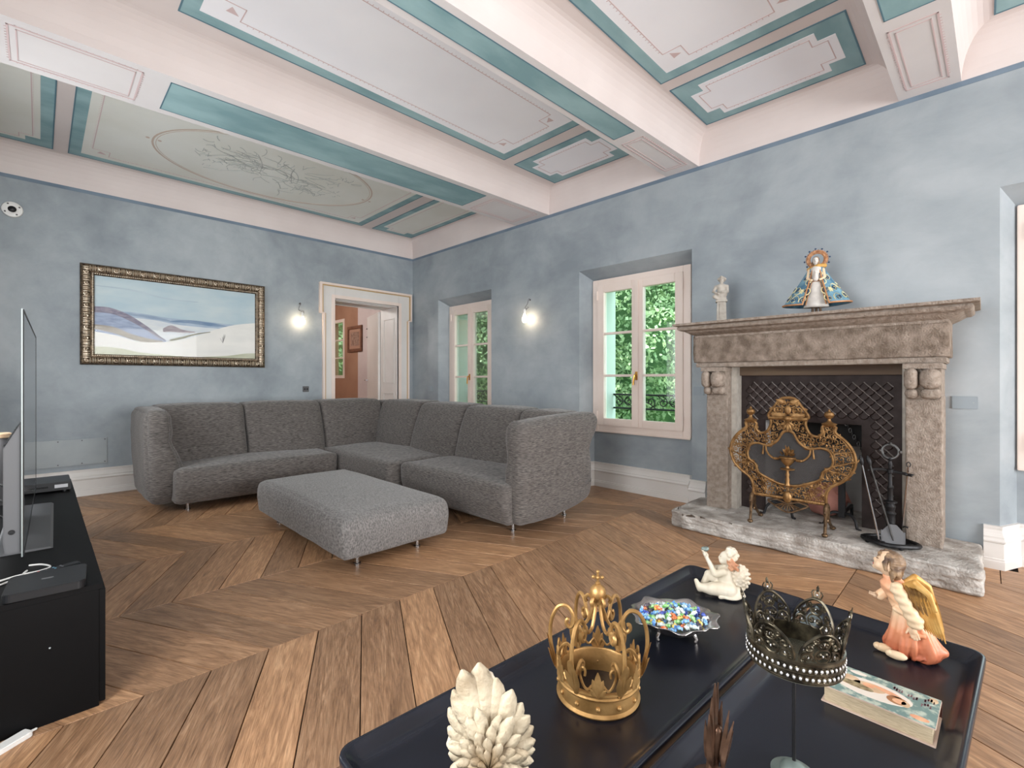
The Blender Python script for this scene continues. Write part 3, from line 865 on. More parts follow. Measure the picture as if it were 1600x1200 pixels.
# ------------------------------------------------------------------ windows
def window(name, a, b):
    y0, y1 = a + SP, b - SP
    z0, z1 = 0.63, 2.33
    fr = MB()
    x0, x1 = XW - 0.03, XW + 0.06
    fr.box(x0, y0, z0, x1, y0 + 0.075, z1); fr.box(x0, y1 - 0.075, z0, x1, y1, z1)
    fr.box(x0, y0 + 0.075, z1 - 0.065, x1, y1 - 0.075, z1); fr.box(x0, y0 + 0.075, z0, x1, y1 - 0.075, z0 + 0.07)
    fr.box(x0 - 0.008, y0, z0 - 0.012, x0 + 0.01, y1, z0 + 0.01)
    w = structure(fr.build(name, M['winpaint'], bevel=0.004))
    ym = (y0 + y1) / 2
    zs = [(0.775, 1.237), (1.263, 1.705), (1.731, 2.18)]
    for (p, q, inn) in ((y0 + 0.072, ym - 0.004, 1), (ym + 0.004, y1 - 0.072, 0)):
        s = MB(); sx0, sx1 = XW - 0.045, XW + 0.02
        gl, gr = p + 0.082, q - 0.082
        if inn: gr = q - 0.062
        else: gl = p + 0.062
        s.box(sx0, p, 0.695, sx1, gl, 2.265); s.box(sx0, gr, 0.695, sx1, q, 2.265)
        s.box(sx0, gl, 0.695, sx1, gr, 0.775); s.box(sx0, gl, 2.18, sx1, gr, 2.265)
        s.box(sx0 + 0.008, gl, 1.237, sx1 - 0.008, gr, 1.263); s.box(sx0 + 0.008, gl, 1.705, sx1 - 0.008, gr, 1.731)
        so = s.build('sash', M['winpaint'], w, bevel=0.004)
        for (c, d) in zs:
            MB().box(XW - 0.008, gl, c, XW - 0.004, gr, d).build('pane', M['glass'], so)
    MB().box(XW - 0.058, ym - 0.022, 0.70, XW - 0.045, ym + 0.022, 2.26).build('meeting_stile', M['winpaint'], w, bevel=0.004)
    h = MB(); h.lathe([(0.0, 0), (0.017, 0.001), (0.017, 0.008), (0.010, 0.012), (0.009, 0.034), (0.0, 0.036)], 14, cap=False)
    h.move(Matrix.Translation((XW - 0.058, ym, 1.255)) @ Matrix.Rotation(R(-90), 4, 'Y'))
    h.tube([(XW - 0.092, ym, 1.255), (XW - 0.095, ym + 0.004, 1.235), (XW - 0.095, ym + 0.012, 1.19), (XW - 0.093, ym + 0.016, 1.15)], [0.009, 0.010, 0.008, 0.010], 8)
    h.box(XW - 0.062, ym - 0.014, 1.20, XW - 0.057, ym + 0.014, 1.29)
    h.build('handle', M['brass'], w, smooth=True, label='brass window handle')
    for yy_ in (y0 + 0.072, y1 - 0.072):
        for zz in (0.80, 2.15):
            MB().tube([(XW - 0.05, yy_, zz - 0.05), (XW - 0.05, yy_, zz + 0.05)], 0.008, 8).build('hinge', M['winpaint'], w)
    # outer reveal and shallow wrought iron guard
    return w
for i, (a, b) in enumerate(NICHES):
    window('window_%d' % (i + 1), a, b)
    y0, y1 = a + SP, b - SP
    r_ = MB(); r_.box(XW + 0.07, y1 - 0.012, 0.63, XO, y1, 2.33); r_.box(XW + 0.07, y0, 0.63, XO, y0 + 0.012, 2.33); r_.box(XW + 0.07, y0, 2.318, XO, y1, 2.33); r_.box(XW + 0.06, y0, 0.60, XO + 0.05, y1, 0.64)
    structure(r_.build('trim_%d' % (i + 3), M['extwall']))
LBL = ['black wrought iron guard rail with scrolls outside the window nearest the door', 'black wrought iron guard rail with scrolls outside the window beside the fireplace']
for i in (0, 1):
    a, b = NICHES[i]; y0, y1 = a + SP + 0.012, b - SP - 0.012
    g = thing('guard_rail', LBL[i], 'railing', (XO - 0.04, (y0 + y1) / 2, 0.86), 0, 'window guard rails')
    for z in (1.03, 0.87):
        MB().tube([(XO - 0.04, y0, z), (XO - 0.04, y1, z)], 0.011, 8).build('bar', M['blackiron'], g)
    n = 4; L = (y1 - y0) / n
    for k in range(n):
        cy = y0 + L * (k + 0.5)
        sm = MB()
        for sg in (-1, 1):
            sp = spiral(cy + sg * L * 0.24, 0.95, 0.062, 1.3, sg, PI / 2 if k % 2 else -PI / 2)
            sm.tube([(XO - 0.04, p[0], p[1]) for p in sp], 0.007, 6)
        sm.tube([(XO - 0.04, cy - L / 2, 0.87), (XO - 0.04, cy - L * .2, 0.93), (XO - 0.04, cy + L * .2, 0.97), (XO - 0.04, cy + L / 2, 1.03)], 0.006, 6)
        sm.build('scroll', M['blackiron'], g)

# ------------------------------------------------------------------ door to the next room
door = shell('door_1')
ar = MB()
ZT = 2.585
for (xa, xb, sg) in ((2.84, DX0, -1), (DX1, 4.21, 1)):
    ar.box(xa, YB - 0.035, 0, xb, YB, 2.17)
ar.box(2.80, YB - 0.035, 2.17, DX0, YB, ZT - 0.02); ar.box(DX1, YB - 0.035, 2.17, 4.25, YB, ZT - 0.02); ar.box(DX0, YB - 0.035, DZ, DX1, YB, ZT - 0.02)
ar.build('architrave', M['white'], door, bevel=0.003)
mo = MB()
mo.box(2.775, YB - 0.055, ZT - 0.03, 4.275, YB, ZT); mo.box(2.775, YB - 0.055, 2.155, 2.808, YB, ZT - 0.03); mo.box(4.242, YB - 0.055, 2.155, 4.275, YB, ZT - 0.03)
mo.box(2.82, YB - 0.05, 0, 2.85, YB, 2.155); mo.box(4.20, YB - 0.05, 0, 4.23, YB, 2.155)
mo.box(2.775, YB - 0.055, 2.145, 2.85, YB, 2.16); mo.box(4.20, YB - 0.055, 2.145, 4.275, YB, 2.16)
mo.box(DX0 - 0.05, YB - 0.045, 0, DX0, YB, DZ + 0.05); mo.box(DX1, YB - 0.045, 0, DX1 + 0.05, YB, DZ + 0.05); mo.box(DX0, YB - 0.045, DZ, DX1, YB, DZ + 0.05)
mo.build('moulding', M['winpaint'], door, bevel=0.004)
gl = MB()
gl.box(2.808, YB - 0.058, ZT - 0.046, 4.242, YB, ZT - 0.033); gl.box(2.808, YB - 0.056, 2.16, 2.818, YB, ZT - 0.046); gl.box(4.232, YB - 0.056, 2.16, 4.242, YB, ZT - 0.046)
gl.box(2.852, YB - 0.04, 0, 2.862, YB, 2.15); gl.box(4.188, YB - 0.04, 0, 4.198, YB, 2.15)
gl.build('gilt_line', M['beigegold'], door)
lin = MB()
lin.box(DX0, YB, 0, DX0 + 0.012, YB + 0.5, DZ); lin.box(DX1 - 0.012, YB, 0, DX1, YB + 0.5, DZ); lin.box(DX0, YB, DZ - 0.012, DX1, YB + 0.5, DZ)
lin.build('reveal_lining', M['white'], door)
pn = MB()
for (u, v, z0, z1) in ((YB + 0.07, YB + 0.40, 0.25, 1.0), (YB + 0.07, YB + 0.40, 1.15, 2.2)):
    x = DX1 - 0.012
    pn.box(x - 0.012, u, z0, x, v, z0 + 0.02); pn.box(x - 0.012, u, z1 - 0.02, x, v, z1); pn.box(x - 0.012, u, z0 + .02, x, u + 0.02, z1 - .02); pn.box(x - 0.012, v - 0.02, z0 + .02, x, v, z1 - .02)
pn.box(DX0 + 0.06, YB + 0.06, DZ - 0.022, DX1 - 0.06, YB + 0.08, DZ - 0.012); pn.box(DX0 + 0.06, YB + 0.40, DZ - 0.022, DX1 - 0.06, YB + 0.42, DZ - 0.012)
pn.build('reveal_panel', M['white'], door, bevel=0.003)
lf = MB(); lf.box(0, 0, 0.01, 0.85, 0.045, 2.34)
lfo = lf.build('door_leaf', M['white'], door, world=False, bevel=0.003)
lfo.location = (4.035, YB + 0.52, 0); lfo.rotation_euler = (0, 0, math.atan2(0.81, 0.235))
hd = MB()
for z in (1.20, 1.98, 2.13):
    hd.cbox(0.852, 0.022, z, 0.004, 0.03, 0.07)
    hd.ball((0.80, 0.06, z), 0.014)
hd.tube([(0.79, 0.045, 1.2), (0.79, 0.10, 1.2), (0.68, 0.10, 1.2)], 0.010, 8)
hd.build('door_lock', M['chrome'], lfo, world=False, smooth=True)

# the next room, as far as the doorway shows it
hall = shell('wall_hall')
HX = 4.42
h = MB(); h.box(HX, 8.70, 0, HX + 0.3, 9.27, 3.2); h.box(HX, 10.2, 0, HX + 0.3, 10.6, 3.2); h.box(HX, 9.27, 0, HX + 0.3, 10.2, 1.24); h.box(HX, 9.27, 2.46, HX + 0.3, 10.2, 3.2)
h.build('brown_wall', M['brownwall'], hall)
MB().box(HX, 7.12, 0, HX + 0.3, 8.70, 3.2).build('rose_wall', M['pinkwall'], hall)
MB().box(1.5, 10.6, 0, HX + 0.3, 10.9, 3.2).build('end_wall', M['brownwall'], hall)
MB().box(1.2, 7.12, 0, 1.5, 10.9, 3.2).build('side_wall', M['brownwall'], hall)
structure(MB().box(1.2, 7.12, 3.2, HX + 0.3, 10.9, 3.3).build('ceiling_hall', M['soffit']))
structure(MB().box(1.2, 7.12, -0.06, HX + 0.3, 10.9, 0).build('floor_hall', M['oak']))
w4 = MB()
for (a, b) in ((9.27, 9.33), (10.14, 10.2)): w4.box(HX - 0.01, a, 1.24, HX + 0.06, b, 2.46)
for (a, b) in ((1.24, 1.30), (2.40, 2.46)): w4.box(HX - 0.01, 9.33, a, HX + 0.06, 10.14, b)
for z in (1.66, 2.03): w4.box(HX, 9.33, z - 0.012, HX + 0.05, 10.14, z + 0.012)
w4o = structure(w4.build('window_4', M['winpaint']))
for (a, b) in ((1.30, 1.648), (1.672, 2.018), (2.042, 2.40)): MB().box(HX + 0.02, 9.33, a, HX + 0.025, 10.14, b).build('pane', M['glass'], w4o)
pl_d = bpy.data.lights.new('hall_fill', 'POINT'); pl_d.energy = 55; pl_d.shadow_soft_size = 0.15; pl_d.color = (1, 0.95, 0.9)  # unseen fill light added to brighten the next room
pl_o = bpy.data.objects.new('hall_fill', pl_d); COL.objects.link(pl_o); pl_o.location = (2.6, 8.6, 2.7)
pc = thing('framed_print', 'small brown etching in a dark wooden frame, seen through the doorway', 'picture', (HX, 8.75, 1.75))
fp = MB(); y0, y1, z0, z1 = 8.5, 9.1, 1.76, 2.27
for q in ((y0, z0, y1, z0 + 0.06), (y0, z1 - 0.06, y1, z1), (y0, z0 + .06, y0 + 0.06, z1 - .06), (y1 - 0.06, z0 + .06, y1, z1 - .06)): fp.box(HX - 0.03, q[0], q[1], HX, q[2], q[3])
fp.build('picture_frame', M['walnut'], pc, bevel=0.004)
MB().box(HX - 0.012, y0 + .06, z0 + .06, HX, y1 - .06, z1 - .06).build('mount', M['mount'], pc)
MB().box(HX - 0.016, y0 + .13, z0 + .12, HX - 0.012, y1 - .13, z1 - .12).build('print', M['etching'], pc)

# ------------------------------------------------------------------ garden outside
structure(MB().box(XO, -8, -0.7, 30, 24, -0.6).build('ground', M['lawn']))
TR = [((8.2, 4.8), 'leafy evergreen tree filling the view through the fireplace window'), ((8.2, 9.3), 'leafy evergreen tree filling the view through the window nearest the door'),
      ((12.4, 2.4), 'leafy evergreen tree farther back, at the right edge of the fireplace window'), ((12.4, 7.0), 'leafy evergreen tree farther back, between the two window views'), ((12.4, 12.6), 'leafy evergreen tree farther back, at the left of the window nearest the door'), ((7.4, 16.6), 'leafy evergreen tree outside the window of the next room')]
import numpy as np
def tree(x, y, label, seed):
    t = thing('tree', label, 'tree', (x, y, -0.6), 0, 'trees in the garden')
    MB().tube([(x, y, -0.6), (x + .05, y, 1.5), (x, y + .05, 4.2)], [0.16, 0.13, 0.05], 8).build('trunk', M['bark'], t, smooth=True)
    rg = np.random.default_rng(seed); N = 34000 if seed < 13 else 8000
    th = rg.uniform(0, 2 * PI, N); zz = rg.uniform(-0.3, 5.0, N)
    lump = 1 + 0.16 * np.sin(3 * th + zz * 2.3 + seed) + 0.12 * np.sin(5 * th - 3.1 * zz)
    rad = (1.62 - 0.14 * np.abs(zz - 1.6)) * lump * (0.84 + 0.16 * rg.random(N) ** 0.5)
    c = np.stack([rad * np.cos(th), rad * np.sin(th), zz + 0.6], 1)
    d = np.stack([np.cos(th) * .7 + rg.normal(0, .45, N), np.sin(th) * .7 + rg.normal(0, .45, N), -0.5 + rg.normal(0, .4, N)], 1)
    d /= np.linalg.norm(d, axis=1, keepdims=True)
    u = np.cross(d, rg.normal(0, 1, (N, 3))); u /= np.linalg.norm(u, axis=1, keepdims=True)
    L = rg.uniform(.06, .13, (N, 1)) * (1 if seed < 13 else 1.7); W = L * .30
    v = np.concatenate([c, c + d * L * .5 + u * W, c + d * L, c + d * L * .5 - u * W], 1).reshape(-1, 3)
    f = np.arange(4 * N).reshape(N, 4)
    me = bpy.data.meshes.new('foliage'); me.from_pydata(v.tolist(), [], f.tolist()); me.materials.append(M['leaf'])
    o = bpy.data.objects.new('foliage', me); COL.objects.link(o); o.parent = t; o['kind'] = 'stuff'
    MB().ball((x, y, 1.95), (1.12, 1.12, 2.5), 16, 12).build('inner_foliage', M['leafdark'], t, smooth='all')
for i, ((x, y), l) in enumerate(TR): tree(x, y, l, 11 + i)
# ------------------------------------------------------------------ fireplace
FPY = 0.93
fire = thing('fireplace', 'grey stone fireplace with scrolled corbels and a patterned dark iron surround', 'fireplace', (4.1, FPY, 0))
# hearth slab: rough hewn front and uneven top
def rough(amp, sc, seed=0):
    return lambda p: Vector((noise.noise(p * sc + Vector((seed, 0, 0))), noise.noise(p * sc + Vector((0, seed + 9, 0))), noise.noise(p * sc + Vector((0, 0, seed + 5))))) * amp
def stone_block(name, m, x0, y0, z0, x1, y1, z1, r=0.012, amp=0.004, n=20, seed=1, sc=9, warp=None):
    f = rough(amp, sc, seed); g = rough(amp * 0.5, sc * 4, seed + 3)
    def w(p, u):
        if warp: p = warp(p, u)
        return p + f(p) + g(p)
    return cushion(name, m, fire, x0, y0, z0, x1, y1, z1, r, (0, 0, 0), w, n, 0)
def hearth_warp(p, u):
    if u.x < -0.8 and u.z < 0.9: p.x += 0.014 * noise.noise(Vector((0, p.y * 7, p.z * 16))) + 0.01 * noise.noise(Vector((3, p.y * 25, p.z * 30)))
    if u.x < -.5: p.x += 0.008 * noise.noise(Vector((7, p.y * 60, p.z * 60)))
    if u.y < -.9: p.y += 0.012 * noise.noise(p * 11)
    if u.z > 0.9: p.z += -0.028 * max(0, (p.y - 0.9)) * (1 if p.x < 3.95 else 0.4)
    if p.x < 3.8 and u.y > 0.9: p.x += 0.03
    return p
stone_block('hearth', M['stone_pale'], 3.655, 0.005, 0.0, XR, 1.83, 0.142, 0.02, 0.006, 60, 2, 7, hearth_warp)
for (ya, yb, sd) in ((1.492, 1.668, 3), (0.184, 0.366, 4)):
    stone_block('pillar', M['stone'], 4.0, ya, 0.128, XR, yb, 1.10, 0.010, 0.003, 20, sd)
    # corbel: squared block behind, a fat roll above and a smaller one below, each split by a groove
    cb = MB(); w = yb - ya; c = (ya + yb) / 2
    cb.box(3.955, ya + 0.004, 1.085, XR, yb - 0.004, 1.30); cb.box(3.90, ya - 0.004, 1.272, XR, yb + 0.004, 1.305)
    for (a, b) in ((0.0, .40), (.40, 1.0)):
        u0, u1 = yb - w * a, yb - w * b
        for (xf, z0_, z1_, r_) in ((3.868, 1.142, 1.276, .058), (3.915, 1.082, 1.15, .032)):
            cushion('corbel_volute', M['stone'], fire, xf, u1 + .002, z0_, 4.02, u0 - .002, z1_, r_, (0, 0, 0), None, 8, .002, 20, sd)
    co = cb.build('corbel', M['stone'], fire, smooth=True)
lint = stone_block('lintel', M['stone_dark'], 3.93, 0.150, 1.345, XR, 1.752, 1.575, 0.010, 0.004, 26, 6)
MB().box(3.945, 0.165, 1.308, XR, 1.735, 1.348).build('lintel_step', M['stone'], fire, bevel=0.006)
sh = [(0, 1.555), (0.012, 1.555), (0.014, 1.572), (0.05, 1.590), (0.075, 1.606), (0.085, 1.612), (0.105, 1.614), (0.118, 1.622), (0.124, 1.634), (0.118, 1.644), (0.112, 1.648), (0.130, 1.650), (0.148, 1.654), (0.150, 1.672), (0, 1.672)]
shm = sweep([(XR, 1.715), (3.93, 1.715), (3.93, 0.165), (XR, 0.165)][::-1], [(o, z) for o, z in sh])
shm.box(3.93, 0.165, 1.5565, XR, 1.715, 1.6715)
shelf = shm.build('mantel_shelf', M['stone'], fire, smooth=True)
# plaster jambs, wooden strip
MB().box(4.08, 1.45, 0.128, XR, 1.493, 1.31).build('plaster_jamb', M['cement'], fire)
MB().box(4.12, 0.366, 0.128, XR, 0.392, 1.31).build('plaster_jamb', M['cement'], fire)
MB().box(4.15, 0.39, 1.238, XR, 1.452, 1.312).build('wooden_strip', M['oldwood'], fire)
# iron surround
IX = 4.19
IY0, IY1, IZ0, IZ1 = 0.392, 1.452, 0.128, 1.238
OY0, OY1, OZ = 0.625, 1.27, 0.875
sur = MB()
sur.box(IX, IY0, IZ0, IX + 0.03, OY0, IZ1); sur.box(IX, OY1, IZ0, IX + 0.03, IY1, IZ1); sur.box(IX, OY0, OZ, IX + 0.03, OY1, IZ1)
iron = sur.build('iron_surround', M['castiron'], fire)
bd = MB()
for (a, b, t) in ((0, 0.022, 0.028), (0.026, 0.05, 0.018)):
    bd.box(IX - t, IY0 + a, IZ0, IX, IY0 + b, IZ1 - a); bd.box(IX - t, IY1 - b, IZ0, IX, IY1 - a, IZ1 - a); bd.box(IX - t, IY0 + b, IZ1 - b, IX, IY1 - b, IZ1 - a)
for k in range(62):
    z = IZ0 + 0.02 + k * 0.0175
    if z < IZ1 - 0.05:
        bd.ball((IX - 0.016, IY0 + 0.038, z), 0.008, 6, 4); bd.ball((IX - 0.016, IY1 - 0.038, z), 0.008, 6, 4)
bd.build('border_moulding', M['castiron'], iron)
of = MB(); of.box(IX - 0.022, OY0 - 0.028, IZ0, IX + 0.05, OY0, OZ + 0.028); of.box(IX - 0.022, OY1, IZ0, IX + 0.05, OY1 + 0.028, OZ + 0.028); of.box(IX - 0.022, OY0, OZ, IX + 0.05, OY1, OZ + 0.028)
of.build('opening_frame', M['castiron'], iron, bevel=0.003)
# overlapping fish scales, each its own raised plate
sc_ = MB(); S_ = 0.0325
pts = [(-S_, 0.0), (0, S_), (S_, 0.0), (S_ * .86, -S_ * .45), (S_ * .5, -S_ * .82), (0, -S_ * 1.0), (-S_ * .5, -S_ * .82), (-S_ * .86, -S_ * .45)]
sc_.v = [(-0.002, y, z) for y, z in pts] + [(-0.010 - 0.004 * (z < 0), y * .8, z * .8) for y, z in pts]
sc_.f = [(i, (i + 1) % 8, 8 + (i + 1) % 8, 8 + i) for i in range(8)] + [tuple(range(8, 16))]
sc_.tube([(-.006, 0, S_ * 1.02), (-.012, -S_ * .5, S_ * .5), (-.009, -S_, 0)], .0042, 5)
nf_ = 9; scm = sc_.mesh('scale', M['castiron']); scm.materials.append(M['scale_highlight'])
for i_, p_ in enumerate(scm.polygons): p_.material_index = 1 if i_ >= nf_ else 0
row = 0; z = IZ1 - 0.085; cnt = 0
while z > IZ0 + 0.1:
    y = IY0 + 0.085 + (0.0335 if row % 2 else 0)
    while y < IY1 - 0.06:
        if not (OY0 - 0.06 < y < OY1 + 0.06 and z < OZ + 0.06) and cnt < 298:
            o = bpy.data.objects.new('scale', scm); COL.objects.link(o); o.parent = iron
            o.location = (IX - 4.1, y - FPY, z); cnt += 1
        y += 0.067
    z -= 0.0345; row += 1
# oval medallion with a scrolled cartouche
md = MB()
MY, MZ = 0.945, 1.02
md.ball((IX - 0.015, MY, MZ), (0.016, 0.062, 0.052), 20, 8)
md.tube([(IX - 0.018, MY + 0.078 * math.cos(a), MZ + 0.066 * math.sin(a)) for a in [2 * PI * i / 28 for i in range(28)]], 0.009, 6, True)
for sg in (-1, 1):
    for (dy, dz, r_, ph, di) in ((0.10, 0.03, 0.032, 0, 1), (0.105, -0.035, 0.03, 1, -1), (0.15, 0.0, 0.028, 2, 1), (0.06, -0.075, 0.025, 3, 1), (0.05, 0.085, 0.022, 1, -1), (0.185, -0.008, 0.02, 0.5, -1)):
        md.tube([(IX - 0.016, MY + sg * p[0], MZ + p[1]) for p in spiral(dy, dz, r_, 1.2, di, ph, 12)], 0.006, 5)
    md.leaf((IX - 0.014, MY + sg * 0.16, MZ), (IX - 0.014, MY + sg * 0.225, MZ + 0.005), 0.03, (-1, 0, 0), 0.005)
    for dz in (-.05, .05): md.leaf((IX - 0.014, MY + sg * 0.08, MZ + dz), (IX - 0.014, MY + sg * 0.15, MZ + dz * 1.2), 0.026, (-1, 0, 0), 0.005)
md.build('medallion', M['castlight'], iron, smooth=True)
# firebox recess
fb = MB(); d = 0.5
fb.box(IX + 0.03 + d, OY0 - 0.03, 0.10, IX + 0.06 + d, OY1 + 0.03, 1.1); fb.box(IX + 0.03, OY0 - 0.06, 0.10, IX + 0.06 + d, OY0 - 0.001, 1.1)
fb.box(IX + 0.03, OY1 + 0.001, 0.10, IX + 0.06 + d, OY1 + 0.06, 1.1); fb.box(IX + 0.03, OY0 - .06, 1.1, IX + 0.06 + d, OY1 + .06, 1.14)
fb.build('firebox', M['firebox'], fire)
MB().box(IX + 0.0, OY0 - 0.03, 0.08, IX + 0.03 + d, OY1 + 0.03, 0.132).build('firebox_floor', M['stone_pale'], fire)
MB().box(IX + 0.16, OY0, 0.70, IX + 0.18, OY1, 1.1).build('smoke_hood', M['soot'], fire)
ch = MB()
for k in range(9):
    c = Vector((IX + 0.10, 0.735 - k * 0.0125, 0.872 - k * 0.024)); a0 = k % 2
    ch.tube([(c.x + (0.008 * math.cos(a) if a0 else 0), c.y + (0 if a0 else 0.008 * math.cos(a)), c.z + 0.017 * math.sin(a)) for a in [2 * PI * i / 10 for i in range(10)]], 0.003, 5, True)
ch.build('chain', M['castlight'], fire)

# pieces standing in the firebox
def andiron(y, label):
    t = thing('andiron', label, 'andiron', (4.14, y, 0.135), 0, 'pair of andirons')
    a = MB(); a.cbox(4.14, y, 0.335, 0.035, 0.042, 0.27); a.box(4.118, y - 0.028, 0.46, 4.162, y + 0.028, 0.48)
    a.build('post', M['blackiron'], t, bevel=0.004)
    MB().ball((4.14, y + 0.03, 0.45), 0.022, 10, 8).build('knob', M['blackiron'], t, smooth=True)
    for sg in (-1, 1):
        MB().tube(smooth_path([(4.14, y, 0.225), (4.12, y + sg * 0.05, 0.232), (4.10, y + sg * 0.085, 0.20), (4.08, y + sg * 0.10, 0.15), (4.07, y + sg * 0.115, 0.142), (4.06, y + sg * 0.12, 0.148)]), 0.010, 7).build('leg', M['blackiron'], t, smooth=True)
    MB().tube([(4.155, y, 0.22), (4.50, y, 0.22), (4.50, y, 0.137)], 0.012, 6).build('log_bar', M['blackiron'], t)
andiron(0.735, 'black iron andiron with square post at the right of the fire opening')
andiron(1.14, 'black iron andiron standing behind the middle of the brass firescreen')
jg = thing('clay_jug', 'rounded pink clay jug lying in the fire opening behind the firescreen', 'jug', (4.36, 0.86, 0.135))
jm = MB(); jm.lathe([(0.0, -0.13), (0.07, -0.125), (0.115, -0.06), (0.13, 0.0), (0.12, 0.06), (0.085, 0.11), (0.06, 0.13), (0.075, 0.15), (0.066, 0.15), (0.05, 0.13), (0.07, 0.10), (0.0, 0.0)], 24, cap=False)
jm.move(Matrix.Translation((4.36, 0.88, 0.268)) @ Matrix.Rotation(R(68), 4, 'X') @ Matrix.Rotation(R(12), 4, 'Y'))
jm.build('body', M['terracotta'], jg, smooth='all')
jh = MB(); jh.tube([(4.30, 0.80, 0.33), (4.27, 0.77, 0.36), (4.27, 0.735, 0.34), (4.29, 0.74, 0.30)], 0.014, 8); jh.build('handle', M['terracotta'], jg, smooth=True)

# ------------------------------------------------------------------ brass firescreen
FSX, FSY = 3.79, 0.995
fs = thing('firescreen', 'ornate openwork brass firescreen with urn and garland on the stone hearth', 'firescreen', (FSX, FSY, 0.142))
OUT = [(0, 1.075), (0.05, 1.062), (0.095, 1.0), (0.13, 0.945), (0.115, 0.925), (0.112, 0.88), (0.138, 0.825), (0.185, 0.81), (0.215, 0.845), (0.215, 0.885), (0.285, 0.885), (0.285, 0.845), (0.345, 0.79),
       (0.385, 0.727), (0.398, 0.655), (0.375, 0.58), (0.325, 0.52), (0.262, 0.475), (0.236, 0.425), (0.232, 0.36)]
INN = [(0, 0.835), (0.035, 0.82), (0.072, 0.757), (0.13, 0.72), (0.2, 0.732), (0.25, 0.715), (0.272, 0.66), (0.262, 0.61), (0.215, 0.572), (0.196, 0.516), (0.13, 0.48), (0.06, 0.452), (0, 0.447)]
k_ = 0.99  # the screen stands a little nearer than its outline was measured
def fsp(p, dx=0.0): return (FSX + dx, FSY - p[0], p[1])
def both(pts): return [(-a, b) for a, b in pts[::-1]] + [q for q in pts if q[0] != 0]
outl = both(OUT); inl = both(INN)
so = smooth_path([(a, b, 0) for a, b in OUT[4:9]], 5); 
def dense(pts, closed): return [(v.x, v.y) for v in smooth_path([(a, b, 0) for a, b in pts], 5, closed)]
O2, I2 = dense(outl, False), dense(inl[:-1] if inl[0] == inl[-1] else inl, True)
rim = MB()
rim.tube([fsp(p) for p in O2], 0.0095, 8); rim.tube([fsp((p[0] * .965, p[1] * .985 + 0.009)) for p in O2], 0.004, 5)
rim.tube([fsp(p) for p in I2], 0.0085, 8, True)
rim.tube([fsp((p[0] * 1.05, (p[1] - .64) * 1.05 + .64)) for p in I2], 0.0035, 5, True)
rim.build('rim', M['gilt'], fs, smooth=True)
def inside(pt, poly):
    c = False; n = len(poly); x, y_ = pt
    for i in range(n):
        (x1, y1), (x2, y2) = poly[i], poly[i - 1]
        if (y1 > y_) != (y2 > y_) and x < (x2 - x1) * (y_ - y1) / (y2 - y1) + x1: c = not c
    return c
OP = O2 + [(O2[-1][0], 0.36), (O2[0][0], 0.36)]
fg = MB(); rs = random.Random(3); yv = 0.38
rowi = 0
while yv < 1.06:
    xv = (0.0 if rowi % 2 else 0.017)
    while xv < 0.40:
        if inside((xv, yv), OP) and not inside((xv, yv), I2):
            r_ = rs.uniform(0.017, 0.024); ph = rs.uniform(0, 6.28); di = rs.choice((-1, 1)); tn = rs.uniform(.9, 1.5)
            jx, jy = rs.uniform(-.005, .005), rs.uniform(-.005, .005)
            lf_ = (math.cos(ph + 2), math.sin(ph + 2))
            for sg in ((-1, 1) if xv > 0.001 else (1,)):
                sp = spiral(xv + jx, yv + jy, r_, tn, di, ph, 11)
                fg.tube([fsp((sg * a, b), 0.002) for a, b in sp], 0.0036, 5, flat=1.3)
                if rowi % 2: fg.leaf(fsp((sg * (xv + jx), yv + jy), -.003), fsp((sg * (xv + jx + lf_[0] * .026), yv + jy + lf_[1] * .026), -.003), 0.014, (-1, 0, 0), 0.003)
        xv += 0.034
    yv += 0.029; rowi += 1
fg.build('filigree', M['gilt'], fs, smooth=True, kind='stuff')
cr_ = MB()
for sg in (-1, 1):
    for (a, b, a2, b2) in ((.275, .70, .385, .725), (.268, .615, .395, .66), (.25, .585, .36, .565)): cr_.tube([fsp((sg * a, b), -.004), fsp((sg * a2, b2), -.004)], 0.005, 6)
    cr_.tube([fsp((0, 0.925), -.008), fsp((sg * 0.125, 0.925), -.008)], 0.012, 8)
    sp = spiral(0.055, 0.985, 0.036, 1.4, -1, 0.4, 14); cr_.tube([fsp((sg * a, b), -.006) for a, b in sp], 0.006, 6)
    for (a_, b_, r_, di) in ((.028, 1.035, .02, 1), (.09, .955, .02, 1), (.06, 1.03, .016, -1), (.025, .955, .016, -1)): cr_.tube([fsp((sg * a, b), -.006) for a, b in spiral(a_, b_, r_, 1.3, di, a_ * 40, 12)], 0.0045, 6)
    cr_.leaf(fsp((sg * .01, .94), -.01), fsp((sg * .11, .955), -.012), .04, (-1, 0, 0), .006); cr_.leaf(fsp((sg * .01, 1.03), -.01), fsp((sg * .075, 1.06), -.012), .035, (-1, 0, 0), .006)
cr_.ball(fsp((0, .985), -.008), (.014, .024, .034), 12, 8); cr_.ball(fsp((0, .925), -.016), (.014, .028, .02), 10, 8)
for k in range(5): cr_.leaf(fsp((0, .90), -.012), fsp((0.05 * math.sin((k - 2) * .6), .90 - .07 * math.cos((k - 2) * .6)), -.014), .022, (-1, 0, 0), .004)
cr_.build('crest', M['gilt'], fs, smooth=True, kind='stuff')
for sg in (-1, 1):
    fn = MB(); fn.lathe([(0.020, 0), (0.028, 0.004), (0.042, 0.012), (0.046, 0.018), (0.018, 0.03), (0.010, 0.045), (0.011, 0.052), (0.024, 0.062), (0.031, 0.078), (0.026, 0.094), (0.010, 0.102), (0.007, 0.11), (0.0, 0.122)], 16, (FSX, FSY + sg * 0.25, 0.885), cap=False)
    fn.build('finial', M['gilt'], fs, smooth=True)
